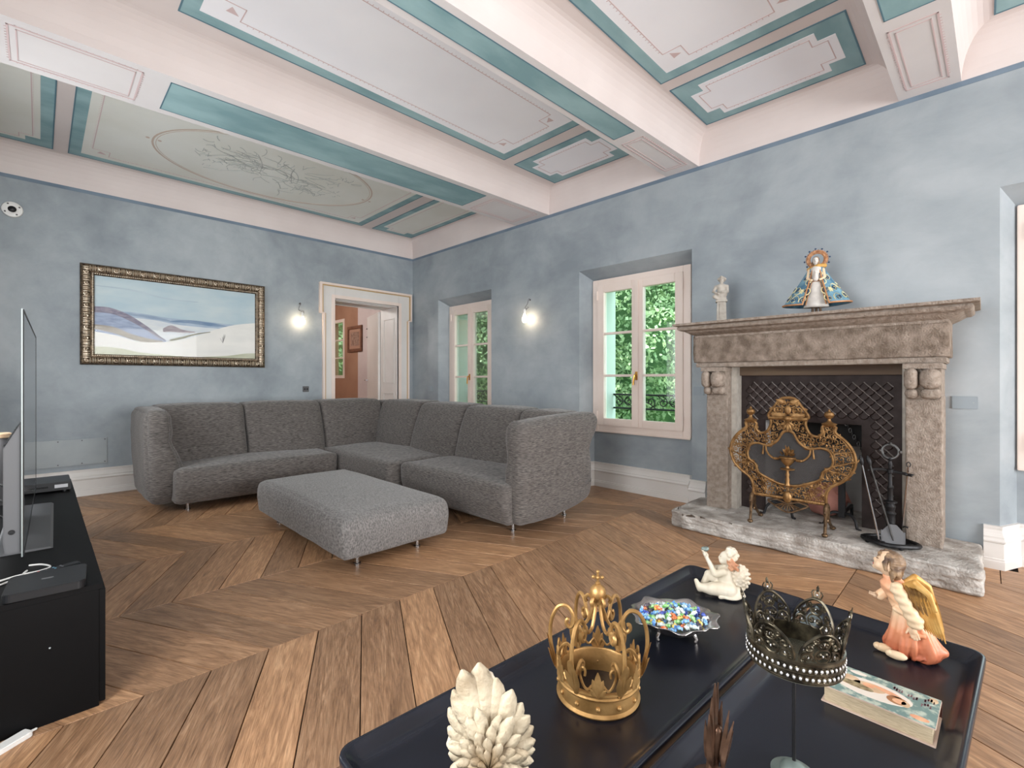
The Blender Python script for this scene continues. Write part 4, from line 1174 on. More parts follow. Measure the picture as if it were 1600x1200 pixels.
vm = MB(); vm.v = [(FSX + 0.004, FSY - a, b) for a, b in I2] + [(FSX + 0.007, FSY - a, b) for a, b in I2]; n = len(I2)
vm.f = [tuple(range(n)), tuple(range(2 * n - 1, n - 1, -1))] + [(i, (i + 1) % n, n + (i + 1) % n, n + i) for i in range(n)]
vm.build('mesh_panel', mesh_veil_mat(), fs)
ur = MB(); ur.lathe([(0.012, 0.0), (0.020, 0.01), (0.012, 0.03), (0.016, 0.05), (0.010, 0.065), (0.015, 0.085), (0.009, 0.10), (0.012, 0.118), (0.046, 0.122), (0.047, 0.128), (0.014, 0.132), (0.010, 0.145), (0.024, 0.16), (0.040, 0.178), (0.045, 0.20), (0.054, 0.205), (0.054, 0.211), (0.030, 0.213)], 16, (FSX - .012, FSY, 0.44))
rs = random.Random(8)
for k in range(26):
    a = rs.uniform(0, 6.28); q = rs.uniform(0, .04); hh = rs.uniform(.01, .075 - q * .9)
    ur.leaf((FSX - .012 + q * .3 * math.sin(a), FSY + q * math.cos(a), 0.65 + hh * .6), (FSX - .03, FSY + q * 1.5 * math.cos(a) + rs.uniform(-.015, .015), 0.665 + hh), .018, (-1, rs.uniform(-.5, .5), .3), .004, n=3)
for sg in (-1, 1):
    ur.tube([fsp(p, -.012) for p in [(v.x, v.y) for v in smooth_path([(sg * .045, .642, 0), (sg * .075, .628, 0), (sg * .11, .645, 0), (sg * .137, .68, 0), (sg * .143, .715, 0)])]], [.007] * 25, 6)
    ur.tube([fsp((sg * .158, .718), -.012), fsp((sg * .160, .69), -.012), fsp((sg * .163, .655), -.012)], [.004, .006, .008], 6)
    for k in range(3): ur.ball(fsp((sg * (.06 + k * .012), .633), -.014), .010, 6, 5)
ur.build('urn_and_garland', M['gilt'], fs, smooth=True)
br = MB(); br.tube([(FSX, FSY - 0.24, 0.352), (FSX, FSY + 0.24, 0.352)], 0.012, 10)
for k in range(40): br.ball((FSX, FSY - .23 + k * .0118, .352), .0135, 6, 4)
br.ball((FSX - .014, FSY, 0.365), (.02, .03, .042), 12, 8)
br.build('base_bar', M['gilt'], fs, smooth=True)
ap = MB(); ao = [(0.13, .325), (.12, .312), (.07, .285), (0.03, .262), (0, .256)]
ap.tube([fsp(p, -.01) for p in both(ao[::-1])], .007, 6); ap.tube([fsp(p, -.01) for p in ((-.13, .325), (-.07, .338), (0, .318), (.07, .338), (.13, .325))], .006, 6)
for k in range(9): 
    t = -.08 + k * .02; ap.tube([fsp((t * .35, .315), -.01), fsp((t, .268 + abs(t) * .33), -.01)], .005, 5)
ap.build('apron', M['giltdull'], fs, smooth=True)
for sg in (-1, 1):
    for fx in (3.735, 3.965):
        lg = MB(); s_ = 1 if fx > FSX else -1; y_ = FSY + sg * 0.236
        lg.tube(smooth_path([(FSX, y_, .352), (FSX + s_ * .03, y_, .33), (FSX + s_ * .035, y_, .27), (FSX + s_ * .045 if s_ < 0 else FSX + .10, y_, .20), (fx, y_, .158), (fx + s_ * .01, y_, .152)]), [.014] * 12 + [.010] * 12 + [.012] * 7, 8, )
        lg.ball((fx, y_, .156), (.022, .020, .014), 10, 6)
        for (dz, r_) in ((.30, .022), (.23, .018)):
            lg.tube([(FSX + s_ * (.02 + a), y_, b) for a, b in spiral(.02, dz, r_, 1.2, s_, 0, 10)], .006, 5)
        lg.build('foot', M['giltdull'], fs, smooth=True)

# ------------------------------------------------------------------ fire irons
FTX, FTY = 3.868, 0.428
ft = thing('fire_tool_stand', 'black cast iron fire tool stand with ring handle on the hearth', 'tool stand', (FTX, FTY, 0.142))
bs = MB()
def lob(a): return 1 + .07 * math.cos(4 * a)
for (r_, zz, th) in ((.135, .165, .014), (.105, .160, .008), (.06, .158, .008)):
    bs.tube([(FTX + r_ * lob(a) * .75 * math.cos(a), FTY + r_ * lob(a) * math.sin(a), zz) for a in [2 * PI * i / 36 for i in range(36)]], th, 7, True)
for k in range(8):
    a = 2 * PI * k / 8; bs.tube([(FTX, FTY, .162), (FTX + .1 * math.cos(a), FTY + .13 * math.sin(a), .164)], .006, 6)
for k in range(4):
    a = 2 * PI * k / 4 + .5; bs.ball((FTX + .095 * math.cos(a), FTY + .128 * math.sin(a), .153), .014, 8, 6)
bs.build('base', M['blackiron'], ft, smooth=True)
MB().lathe([(.03, .15), (.034, .16), (.018, .18), (.022, .20), (.016, .22), (.024, .26), (.027, .30), (.025, .335), (.032, .345), (.022, .36), (.026, .375), (.030, .39), (.020, .41), (.036, .415), (.036, .422), (.016, .43), (.014, .50), (.020, .51), (.012, .52), (.010, .60), (.018, .605), (.018, .625), (.009, .63), (.013, .66), (.008, .68), (.014, .69), (.008, .70)], 14, (FTX, FTY, 0)).build('pole', M['blackiron'], ft, smooth=True)
rg_ = MB(); rg_.tube([(FTX, FTY + .042 * math.cos(a), .742 + .045 * math.sin(a)) for a in [2 * PI * i / 22 for i in range(22)]], .0075, 7, True)
for a in (0, PI / 2, PI): rg_.ball((FTX, FTY + .05 * math.cos(a), .742 + .05 * math.sin(a)), .011, 8, 6)
rg_.build('ring_handle', M['castlight'], ft, smooth=True)
bar_ = MB(); bar_.tube(smooth_path([(FTX - .03, FTY + .10, .615), (FTX - .01, FTY + .05, .622), (FTX, FTY, .615), (FTX - .01, FTY - .05, .612), (FTX - .03, FTY - .11, .606)]), .010, 7, flat=.6)
for dy in (-.115, -.085, .085, .105): bar_.tube([(FTX - .03, FTY + dy, .612), (FTX - .055, FTY + dy, .615)], .005, 6)
bar_.build('cross_bar', M['blackiron'], ft, smooth=True)
def iron_tool(name, label, top, bot, head):
    t = thing(name, label, 'fire tool', (bot[0], bot[1], 0.165), 0, 'fire irons')
    MB().tube([top, bot], .0055, 8).build('shaft', M['chrome'] if name != 'ash_shovel' else M['castlight'], t, smooth=True)
    a, b = Vector(top), Vector(bot); d_ = (a - b).normalized()
    hm = MB()
    if name == 'fire_tongs':
        hm.tube([a + Vector((0, .010 * math.cos(q), .012 + .014 * math.sin(q))) for q in [2 * PI * i / 12 for i in range(12)]], .003, 5, True); hm.tube([b, b + Vector((-.01, -.012, .01)), b + Vector((-.012, -.03, .006))], .005, 6)
    else: hm.tube([a - d_ * .01, a + d_ * .012, a + d_ * .035, a + d_ * .055], [.006, .014, .013, .004], 10)
    hm.build('handle', M['blackiron'], t, smooth=True)
    if head: head(t, b)
def shovel(t, b):
    m_ = MB(); p = [(-.018, .12), (.018, .12), (.055, .075), (.06, .0), (-.06, .0), (-.055, .075)]
    m_.prism(p, -.004, .0, 'y'); m_.box(-.06, -.004, 0, -.055, .016, .08); m_.box(.055, -.004, 0, .06, .016, .08)
    m_.move(Matrix.Translation((3.795, .405, .168)) @ Matrix.Rotation(R(-80), 4, 'Z') @ Matrix.Rotation(R(-14), 4, 'X'))
    m_.build('blade', M['tvgrey'], t)
def hook(t, b):
    MB().tube([b, b + Vector((-.005, -.012, -.012)), b + Vector((-.012, -.03, -.008))], .006, 6).build('hook', M['blackiron'], t)
iron_tool('poker', 'long iron poker, leftmost of the tools leaning on the fire tool stand', (3.80, 0.565, .655), (3.785, .475, .185), hook)
iron_tool('ash_shovel', 'ash shovel with broad grey blade leaning on the fire tool stand', (3.81, 0.525, .655), (3.80, .405, .19), shovel)
iron_tool('fire_tongs', 'slim iron fire tongs hanging at the right of the fire tool stand', (3.84, .335, .66), (3.90, .37, .26), None)

# ------------------------------------------------------------------ mantelpiece figures
ZM = 1.6725
st = thing('stone_statuette', 'pale stone half figure on a tapering pedestal at the left end of the mantel', 'statuette', (3.98, 1.535, ZM), R(-68))
pd = MB(); pd.box(-.05, -.045, 0, .05, .045, .018); pd.v += []; pd.add([(-.038, -.034, .018), (.038, -.034, .018), (.038, .034, .018), (-.038, .034, .018), (-.034, -.03, .17), (.034, -.03, .17), (.034, .03, .17), (-.034, .03, .17)], [(0, 1, 5, 4), (1, 2, 6, 5), (2, 3, 7, 6), (3, 0, 4, 7), (4, 5, 6, 7), (3, 2, 1, 0)])
pd.box(-.018, -.037, .03, .018, -.03, .16); pd.box(-.044, -.04, .17, .044, .04, .186); pd.box(-.038, -.034, .186, .038, .034, .205)
pd.build('pedestal', M['cement'], st, world=False, bevel=.003)
blob('figure', [('s', (0, 0, .235), (.045, .036, .035)), ('c', (0, 0, .22), (0, 0, .29), .038, .030), ('s', (0, -.004, .30), (.044, .028, .022)), ('c', (0, 0, .31), (.002, -.004, .335), .014, .013),
     ('s', (.002, -.006, .352), (.020, .023, .026)), ('c', (-.042, 0, .30), (-.062, -.02, .258), .014, .011), ('c', (-.062, -.02, .258), (-.03, -.045, .235), .011, .009), ('s', (-.026, -.048, .235), .011),
     ('c', (.042, 0, .30), (.046, -.004, .255), .014, .012), ('c', (.046, -.004, .255), (.01, -.04, .25), .011, .009), ('s', (.004, -.044, .25), .010),
     ('c', (.03, -.02, .25), (-.055, -.03, .215), .016, .014), ('c', (-.055, -.03, .215), (-.03, -.03, .195), .016, .010), ('s', (.002, -.030, .352), (.005, .007, .006))], .0045, M['cement'], st, 3)
blob('hair', [('s', (.004, .004, .368), (.026, .026, .016)), ('s', (-.022, -.004, .362), .011), ('s', (.028, -.002, .360), .011), ('s', (.0, -.018, .376), .011), ('s', (.02, .012, .352), .013), ('s', (-.012, .014, .352), .012)], .0045, M['cement'], st, 2)

mdn = thing('robed_figurine', 'small robed figure in wide blue and gold mantle with a halo on the mantel', 'figurine', (3.95, 0.855, ZM), R(-80))
sd_ = MB()
for (x, y_) in ((-.018, -.01), (.022, -.01), (0, .02)): sd_.tube([(x * 1.3, y_ * 1.5, 0), (x, y_, .06)], .009, 8)
sd_.build('stand', M['oldwood'], mdn, world=False)
ZB = .055; HT = .285
def cone_pt(a, t, k=1.0):
    """a: angle, front at -90 deg; t: 0 hem .. 1 shoulder"""
    q = (1 - t) ** 1.12
    rx, ry = (.045 + .165 * q) * k, (.036 + .075 * q) * k
    return Vector((rx * math.cos(a), ry * math.sin(a) - .012 * q, ZB + HT * t + .012 * (1 - t) * abs(math.cos(a))))
mm = MB(); A0, A1, NA, NT = R(-68), R(248), 40, 12
for k in (1.0, .93):
    for i in range(NA + 1):
        for j in range(NT + 1): mm.v.append(cone_pt(A0 + (A1 - A0) * i / NA, j / NT, k))
W_ = NT + 1; T_ = (NA + 1) * W_
for i in range(NA):
    for j in range(NT):
        q = [i * W_ + j, (i + 1) * W_ + j, (i + 1) * W_ + j + 1, i * W_ + j + 1]
        mm.f.append(tuple(q)); mm.f.append(tuple(T_ + x for x in q[::-1]))
    mm.f.append((i * W_, T_ + i * W_, T_ + (i + 1) * W_, (i + 1) * W_)); mm.f.append((i * W_ + NT, (i + 1) * W_ + NT, T_ + (i + 1) * W_ + NT, T_ + i * W_ + NT))
for i in (0, NA):
    for j in range(NT): mm.f.append((i * W_ + j, i * W_ + j + 1, T_ + i * W_ + j + 1, T_ + i * W_ + j))
mm.build('mantle', M['mantleblue'], mdn, world=False, smooth='all')
tr_ = MB()
for a in (A0, A1): tr_.tube([cone_pt(a, j / 12, 1.02) for j in range(13)], .0055, 6)
tr_.tube([cone_pt(A0 + (A1 - A0) * i / 40, .02, 1.01) for i in range(41)], .0065, 6)
tr_.build('trim', M['orange'], mdn, world=False, smooth=True)
gs, ns = MB(), MB(); rs = random.Random(5)
for sg in (-1, 1):
    for (da, t, r_, di) in ((.42, .14, .030, 1), (.40, .36, .032, -1), (.40, .60, .026, 1), (.80, .15, .036, -1), (.86, .40, .036, 1), (.78, .68, .024, -1), (1.22, .18, .036, 1), (1.30, .44, .03, -1), (.40, .80, .018, -1)):
        ac = -PI / 2 + sg * da
        for (mb_, sc, w) in ((gs, 1.0, .0035), (ns, .55, .0045)):
            sp = spiral(0, 0, r_ * sc, 1.3, di * sg, rs.uniform(0, 6), 12)
            mb_.tube([cone_pt(ac + p[0] / (.05 + .15 * (1 - t)), max(.03, min(.98, t + p[1] / HT)), 1.015) for p in sp], w, 5, flat=.5)
    c = cone_pt(-PI / 2 + sg * .62, .36, 1.03)
    for k in range(6):
        a = k * PI / 3; gs.leaf(cone_pt(-PI / 2 + sg * .62, .36, 1.02), cone_pt(-PI / 2 + sg * .62 + .13 * math.cos(a), .36 + .075 * math.sin(a), 1.03), .012, (0, -1, .4), .002, n=3)
gs.build('gold_scrolls', M['creamgold'], mdn, world=False, smooth=True, kind='stuff'); ns.build('blue_scrolls', M['navy'], mdn, world=False, smooth=True, kind='stuff')
gw = MB()
for k in range(2): pass
prof = [(.092, ZB - .006), (.088, ZB + .01), (.070, .14), (.05, .215), (.034, .235), (.032, .25), (.040, .29), (.036, .33), (.014, .345)]
gw.lathe(prof, 24, (0, -.028, 0), .85, .66); gw.build('gown', M['plasterwhite'], mdn, world=False, smooth='all')
gt = MB(); gt.tube([(.028 * math.cos(a), -.028 + .026 * math.sin(a), .232) for a in [2 * PI * i / 20 for i in range(20)]], .004, 6, True)
for sg in (-1, 1): gt.tube([(sg * .062, -.068, ZB + .006), (sg * .044, -.058, .14), (sg * .024, -.050, .225)], .004, 6)
gt.build('gown_trim', M['orange'], mdn, world=False, smooth=True)
blob('arms_and_hands', [('c', (sg * .042, -.02, .315), (sg * .050, -.045, .255), .012, .011) for sg in (-1, 1)] + [('c', (sg * .050, -.045, .255), (sg * .030, -.066, .238), .010, .007) for sg in (-1, 1)] + [('s', (sg * .026, -.07, .238), .009) for sg in (-1, 1)], .003, M['dresslight'], mdn, 2)
blob('child', [('s', (.0, -.068, .295), .014), ('c', (0, -.064, .275), (0, -.066, .245), .013, .018)], .003, M['plasterwhite'], mdn, 2)
blob('scarf', [('c', (-.045, -.01, .325), (.01, -.035, .342), .014, .013), ('c', (.01, -.035, .342), (.05, 0, .345), .013, .016), ('c', (-.045, -.01, .325), (.0, .03, .345), .013, .013), ('c', (.05, 0, .345), (0, .03, .345), .013, .013)], .004, M['mustard'], mdn, 3)
blob('head', [('s', (-.004, -.014, .385), (.019, .021, .026)), ('c', (0, -.005, .345), (-.002, -.01, .37), .011, .011), ('s', (-.004, -.036, .384), (.0035, .005, .005))], .0025, M['plasterwhite'], mdn, 2)
blob('hair', [('s', (-.002, .002, .392), (.023, .022, .027)), ('s', (.012, -.002, .372), (.012, .016, .022)), ('s', (-.018, -.002, .372), (.010, .016, .022))], .004, M['brownhair'], mdn, 2)
fe = MB()
for sg in (-1, 1): fe.ball((-.004 + sg * .008, -.0335, .388), (.0028, .0016, .0014), 6, 4)
fe.ball((-.004, -.0345, .374), (.0045, .0016, .0014), 6, 4)
fe.build('face_features', M['eyeline'], mdn, world=False)
ha = MB(); hc = Vector((.004, .022, .40))
for (r_, w) in ((.052, .007), (.060, .006), (.044, .004)): ha.tube([hc + Vector((r_ * math.cos(a), 0, r_ * math.sin(a))) for a in [2 * PI * i / 30 for i in range(30)]], w, 6, True)
for k in range(30):
    a = 2 * PI * k / 30; ha.leaf(hc + Vector((.058 * math.cos(a), 0, .058 * math.sin(a))), hc + Vector((.073 * math.cos(a), 0, .073 * math.sin(a))), .010, (0, -1, 0), .003, n=3)
    ha.ball(hc + Vector((.0485 * math.cos(a), -.006, .0485 * math.sin(a))), .004, 5, 4)
ha.build('halo', M['halo'], mdn, world=False, smooth=True)
hs_ = MB()
for k in range(12):
    a = 2 * PI * k / 12 - .4
    hs_.ball(hc + Vector((.077 * math.cos(a), 0, .077 * math.sin(a))), .0065, 7, 5)
hs_.build('halo_studs', M['navy'], mdn, world=False, smooth=True)

# ------------------------------------------------------------------ plates, sockets, camera on the walls
def plate(name, label, cat, axis, c, w, h_, m, t=.008, group=None):
    q = thing(name, label, cat, c, 0, group); b = MB()
    if axis == 'x': b.box(c[0] - t, c[1] - w / 2, c[2] - h_ / 2, c[0], c[1] + w / 2, c[2] + h_ / 2)
    else: b.box(c[0] - w / 2, c[1] - t, c[2] - h_ / 2, c[0] + w / 2, c[1], c[2] + h_ / 2)
    b.build('cover_plate', m, q, bevel=.002)
    return q
q = plate('blank_plate', 'flat blue grey blank cover plate on the wall right of the fireplace', 'wall plate', 'x', (XR, .092, 1.052), .125, .082, M['blueplate'])
MB().tube([(XR - .0095, .05, 1.052), (XR - .0075, .05, 1.052)], .004, 8).build('screw', M['ventmetal'], q)
q = plate('light_switch', 'pale blue switch plate low on the wall between door and first window', 'light switch', 'x', (XR, 6.119, 1.07), .12, .08, M['blueplate'])
MB().box(XR - .011, 6.10, 1.045, XR - .008, 6.138, 1.095).build('rocker', M['blueplate'], q)
q = plate('light_switch', 'pale blue switch plate half hidden by the fireplace left pillar', 'light switch', 'x', (XR, 1.87, 1.10), .10, .08, M['blueplate'])
MB().box(XR - .011, 1.85, 1.075, XR - .008, 1.89, 1.125).build('rocker', M['blueplate'], q)
q = plate('wall_socket', 'dark grey double socket on the painting wall left of the door', 'socket', 'y', (2.594, YB, 1.077), .082, .078, M['greyplastic'], .012)
for sx in (-.017, .017): MB().lathe([(.012, 0), (.012, .003), (.009, .003), (.008, .001)], 14).move(Matrix.Translation((2.594 + sx, YB - .012, 1.077)) @ Matrix.Rotation(R(90), 4, 'X')).build('outlet', M['blackplastic'], q)
q = thing('access_panel', 'grey painted metal access panel screwed low on the painting wall', 'panel', (.22, YB, .32))
MB().box(-.07, YB - .012, .322, .508, YB, .592).build('cover_plate', M['ventmetal'], q, bevel=.002)
for x in (-.05, .13, .31, .49):
    for z in (.34, .575): MB().lathe([(.006, 0), (.006, .003), (.003, .004)], 8).move(Matrix.Translation((x, YB - .012, z)) @ Matrix.Rotation(R(90), 4, 'X')).build('screw', M['greyplastic'], q)
q = thing('security_camera', 'round white dome security camera high on the painting wall', 'camera', (-.187, YB, 2.84))
def on_back(mb, c): return mb.move(Matrix.Translation(c) @ Matrix.Rotation(R(90), 4, 'X'))
on_back(MB().lathe([(.0, 0), (.074, .0), (.076, .012), (.070, .024), (.046, .032), (.04, .03)], 32), (-.187, YB, 2.84)).build('housing', M['whiteplastic'], q, smooth=True)
on_back(MB().lathe([(.030, .031), (.028, .038), (.018, .045), (.0, .048)], 24, cap=False), (-.187, YB, 2.84)).build('lens', M['blackplastic'], q, smooth=True)
lm_ = MB()
for a in (.5, 2.1, 3.7, 5.3): lm_.ball((-.187 + .055 * math.cos(a), YB - .029, 2.84 + .055 * math.sin(a)), (.008, .004, .008), 8, 6)
lm_.build('sensor', M['greyplastic'], q)
def bulb_lamp(name, label, hook, axis):
    n_ = Vector((0, -1, 0)) if axis == 'y' else Vector((-1, 0, 0)); s_ = Vector((1, 0, 0)) if axis == 'y' else Vector((0, -1, 0))
    hk = Vector(hook); q = thing(name, label, 'wall lamp', hk, 0, 'bare bulb wall lamps')
    w = MB(); b0_ = hk + n_ * .10 + Vector((0, 0, -.155))
    w.tube(smooth_path([hk, hk + n_ * .02 + Vector((0, 0, .012)), hk + n_ * .035 + Vector((0, 0, -.01)), hk + n_ * .03 - s_ * .02 + Vector((0, 0, -.05)), hk + n_ * .06 - s_ * .03 + Vector((0, 0, -.10)), hk + n_ * .08 + s_ * .02 + Vector((0, 0, -.12)), b0_ + Vector((0, 0, .02))]), .003, 6)
    w.tube([hk + n_ * .03 - s_ * .03 + Vector((0, 0, -.09)), hk + n_ * .06 + s_ * .03 + Vector((0, 0, -.10)), hk + n_ * .1 + s_ * .02 + Vector((0, 0, -.14))], .0025, 5)
    w.ball(hk, .012, 8, 6)
    w.build('wire_bracket', M['greyplastic'], q, smooth=True)
    MB().lathe([(.010, .03), (.017, .02), (.017, -.03), (.014, -.035)], 14, b0_).build('lamp_holder', M['whiteplastic'], q, smooth=True)
    bl = MB().lathe([(.013, -.035), (.016, -.05), (.028, -.075), (.032, -.10), (.027, -.122), (.013, -.137), (0, -.14)], 18, b0_, cap=False)
    bl.build('bulb', M['bulb'], q, smooth='all')
bulb_lamp('wall_lamp', 'glowing bare bulb wall lamp on a wire bracket beside the door', (2.515, YB, 2.245), 'y')
bulb_lamp('wall_lamp', 'glowing bare bulb wall lamp on a wire bracket between the two windows', (XR, 4.0, 2.20), 'x')

# ------------------------------------------------------------------ painting
PX0, PX1, PZ0, PZ1 = .294, 2.062, 1.362, 2.414
pic = thing('framed_painting', 'wide snowy hill landscape painting in an ornate silver gilt frame', 'painting', ((PX0 + PX1) / 2, YB, PZ0))
FWD = .112
fprof = [(0, 0), (0, .03), (.012, .05), (.03, .058), (.055, .055), (.085, .042), (.098, .044), (.112, .03), (.112, 0)]
fm = MB(); cs = [(PX0, PZ0), (PX1, PZ0), (PX1, PZ1), (PX0, PZ1)]
for (u, dpt) in fprof:
    for (x, z), (sx, sz) in zip(cs, ((1, 1), (-1, 1), (-1, -1), (1, -1))): fm.v.append((x + sx * u, YB - dpt, z + sz * u))
for i in range(len(fprof) - 1):
    for j in range(4): fm.f.append((i * 4 + j, i * 4 + (j + 1) % 4, i * 4 + 4 + (j + 1) % 4, i * 4 + 4 + j))
fm.build('frame', M['frame'], pic)
cv = MB()
def orn(x, z, hor, k):
    d1 = (1, 0) if hor else (0, 1); d2 = (0, 1) if hor else (1, 0)
    if k % 3 == 0:
        cv.tube([(x + d1[0] * a + d2[0] * b, YB - .060, z + d1[1] * a + d2[1] * b) for a, b in spiral(0, 0, .022, 1.2, 1 if k % 2 else -1, k, 10)], .005, 5)
    else:
        for o in (-.011, .011):
            cv.ball((x + d1[0] * o, YB - .056, z + d1[1] * o), (.007 if hor else .030, .010, .030 if hor else .007), 7, 5)
def dots(x, z): cv.ball((x, YB - .046, z), .0065, 5, 4)
nx, nz = 44, 26
for k in range(nx):
    x = PX0 + .03 + (PX1 - PX0 - .06) * (k + .5) / nx
    for z in (PZ0 + .048, PZ1 - .048): orn(x, z, True, k)
for k in range(nz):
    z = PZ0 + .03 + (PZ1 - PZ0 - .06) * (k + .5) / nz
    for x in (PX0 + .048, PX1 - .048): orn(x, z, False, k)
for k in range(92):
    x = PX0 + .1 + (PX1 - PX0 - .2) * k / 91
    for z in (PZ0 + .098, PZ1 - .098): dots(x, z)
for k in range(50):
    z = PZ0 + .1 + (PZ1 - PZ0 - .2) * k / 49
    for x in (PX0 + .098, PX1 - .098): dots(x, z)
cv.build('carved_relief', M['framecarve'], pic, smooth=True, kind='stuff')
ax0, ax1, az0, az1 = PX0 + .11, PX1 - .11, PZ0 + .11, PZ1 - .11
def pmat(n_, a, b=None, sc=6, st=(1, 1, 3)): return mat(n_, srgb(*a), .7, c2=srgb(*b) if b else None, scale=sc, stretch=st)
MB().box(ax0, YB - .012, az0, ax1, YB - .008, az1).build('canvas', pmat('painted_sky', (196, 210, 214), (176, 198, 208), 2.2), pic)
def lay(name, m, top, bot, d):
    """painted shape between two polylines given in 0..1 of the canvas"""
    mb = MB(); W, H_ = ax1 - ax0, az1 - az0
    t_ = smooth_path([(a, b, 0) for a, b in top], 5); u_ = smooth_path([(a, b, 0) for a, b in bot], 5)
    poly = [(min(1, max(0, p.x)), min(1, max(0, p.y))) for p in t_] + [(min(1, max(0, p.x)), min(1, max(0, p.y))) for p in u_[::-1]]
    mb.prism([(ax0 + W * a, az0 + H_ * b) for a, b in poly], YB - .012 - d, YB - .0115, 'y')
    mb.build('painted_hill', m, pic)
lay('a', pmat('painted_far', (150, 170, 192), (176, 192, 208)), [(0, .55), (.2, .57), (.4, .53), (.6, .52), (.85, .50), (1, .52)], [(0, .4), (.3, .42), (.6, .4), (1, .42)], .0004)
lay('b', pmat('painted_snow_blue', (206, 214, 220), (222, 226, 226)), [(0, .50), (.3, .49), (.5, .44), (.8, .43), (1, .45)], [(0, .2), (.4, .2), (1, .2)], .0007)
lay('c', pmat('painted_distant_blue', (112, 138, 168), (140, 160, 184)), [(.42, .485), (.52, .52), (.65, .51), (.8, .475)], [(.42, .475), (.55, .475), (.7, .455), (.8, .465)], .001)
lay('c2', pmat('painted_distant_wood', (136, 156, 180), (156, 172, 192)), [(.10, .545), (.25, .55), (.42, .50)], [(.10, .525), (.25, .515), (.42, .475)], .001)
lay('d', pmat('painted_wood_grey', (150, 142, 150), (176, 168, 172), 14), [(.38, .38), (.43, .43), (.5, .38), (.58, .36)], [(.38, .33), (.44, .34), (.5, .335), (.58, .345)], .0012)
lay('e', pmat('painted_left_hill', (168, 182, 204), (146, 158, 184), 12), [(0, .60), (.08, .60), (.18, .53), (.28, .40), (.36, .27), (.40, .22)], [(0, .2), (.2, .2), (.40, .2)], .0014)
lay('f', pmat('painted_wood_violet', (126, 124, 142), (156, 150, 162), 20), [(0, .605), (.08, .605), (.18, .535), (.28, .405), (.36, .275), (.40, .22)], [(0, .53), (.08, .53), (.16, .48), (.27, .36), (.35, .25), (.40, .215)], .0018)
lay('g', pmat('painted_scrub', (150, 142, 132), (178, 172, 162), 20), [(0, .38), (.1, .36), (.2, .28), (.3, .23), (.38, .21)], [(0, .32), (.1, .28), (.2, .21), (.3, .17), (.38, .18)], .0018)
lay('h', pmat('painted_snow', (226, 226, 222), (236, 235, 230), 3), [(0, .29), (.12, .25), (.25, .185), (.4, .2), (.55, .27), (.7, .40), (.85, .50), (1, .55)], [(0, 0), (.5, 0), (1, 0)], .002)
lay('i', pmat('painted_hedge', (128, 130, 110), (152, 152, 134), 22), [(.42, .235), (.5, .285), (.58, .335), (.68, .375)], [(.42, .205), (.5, .25), (.58, .315), (.68, .365)], .0024)
lay('j', pmat('painted_grass', (188, 192, 164), (206, 208, 188), 5), [(0, .10), (.12, .09), (.28, .035), (.5, .01)], [(0, 0), (.25, 0), (.5, 0)], .0024)
lay('k', pmat('painted_grass_right', (176, 180, 152), (200, 202, 182), 5), [(.62, .005), (.8, .035), (.92, .075), (1, .085)], [(.62, 0), (.8, 0), (1, 0)], .0024)
lay('m', pmat('painted_cloud', (170, 188, 200), (186, 202, 210), 3), [(0, .875), (.2, .87), (.4, .80), (.6, .79)], [(0, .865), (.2, .85), (.4, .785), (.6, .78)], .0003)
tw = MB(); rs = random.Random(2)
bx, bz = ax0 + .765 * (ax1 - ax0), az0 + .22 * (az1 - az0)
for k in range(9): tw.tube([(bx, YB - .0145, bz), (bx + rs.uniform(-.03, .03), YB - .0145, bz + rs.uniform(.05, .11))], .0014, 4)
for k in range(12): tw.tube([(ax0 + (.42 + k * .011) * (ax1 - ax0), YB - .0145, az0 + (.135 + .001 * k) * (az1 - az0)), (ax0 + (.42 + k * .011) * (ax1 - ax0), YB - .0145, az0 + (.145 + .001 * k) * (az1 - az0))], .0014, 4)
tw.build('painted_twigs', mat('painted_dark_twigs', srgb(140, 138, 136), .8), pic)
MB().box(ax0 - .008, YB - .026, az0 - .008, ax1 + .008, YB - .024, az1 + .008).build('glazing', M['picglass'], pic)

# ------------------------------------------------------------------ sofa and ottoman
sofa = thing('sectional_sofa', 'large charcoal grey L-shaped sectional sofa under the painting and windows', 'sofa', (2.1, 5.2, 0))
F = M['fabric']
def seat_under(front_axis, sign, edge):
    def w(p, u):
        k = max(0, -u.z) * .045
        if front_axis == 'y' and u.y < -.3: p.y += k * min(1, (-u.y - .3) / .7)
        if front_axis == 'x' and u.x < -.3: p.x += k * min(1, (-u.x - .3) / .7)
        return p
    return w
cushion('seat', F, sofa, .84, 5.0, .088, 2.31, 5.75, .408, .042, (0, .02, .03), seat_under('y', 1, 0), 16, .004, 5, 1)
cushion('seat', F, sofa, 2.345, 4.01, .088, 3.32, 5.78, .408, .042, (.02, 0, .03), seat_under('x', 1, 0), 16, .004, 5, 2)
cushion('seat', F, sofa, 2.455, 2.53, .088, 3.32, 3.995, .408, .042, (.025, 0, .03), seat_under('x', 1, 0), 16, .005, 5, 3)
def lean(axis, amt, lo=.12, hi=.95):
    def w(p, u):
        t = max(0, (p.z - lo) / (hi - lo))
        if axis == 'y': p.y += amt * t * t
        else: p.x += amt * t * t
        return p
    return w
for i, (a, b) in enumerate(((.78, 1.555), (1.562, 2.385), (2.392, 3.19))):
    cushion('back_cushion', F, sofa, a, 5.44, .12, b, 5.80, .955, .055, (0, .045, .012), lean('y', .20), 14, .006, 5, 4 + i)
for i, (a, b) in enumerate(((4.735, 5.60), (3.90, 4.728), (3.085, 3.893), (2.60, 3.078))):
    cushion('back_cushion', F, sofa, 3.0, a, .12, 3.34, b, .945 - .008 * i, .055, (.045, 0, .012), lean('x', .20), 14, .006, 5, 8 + i)
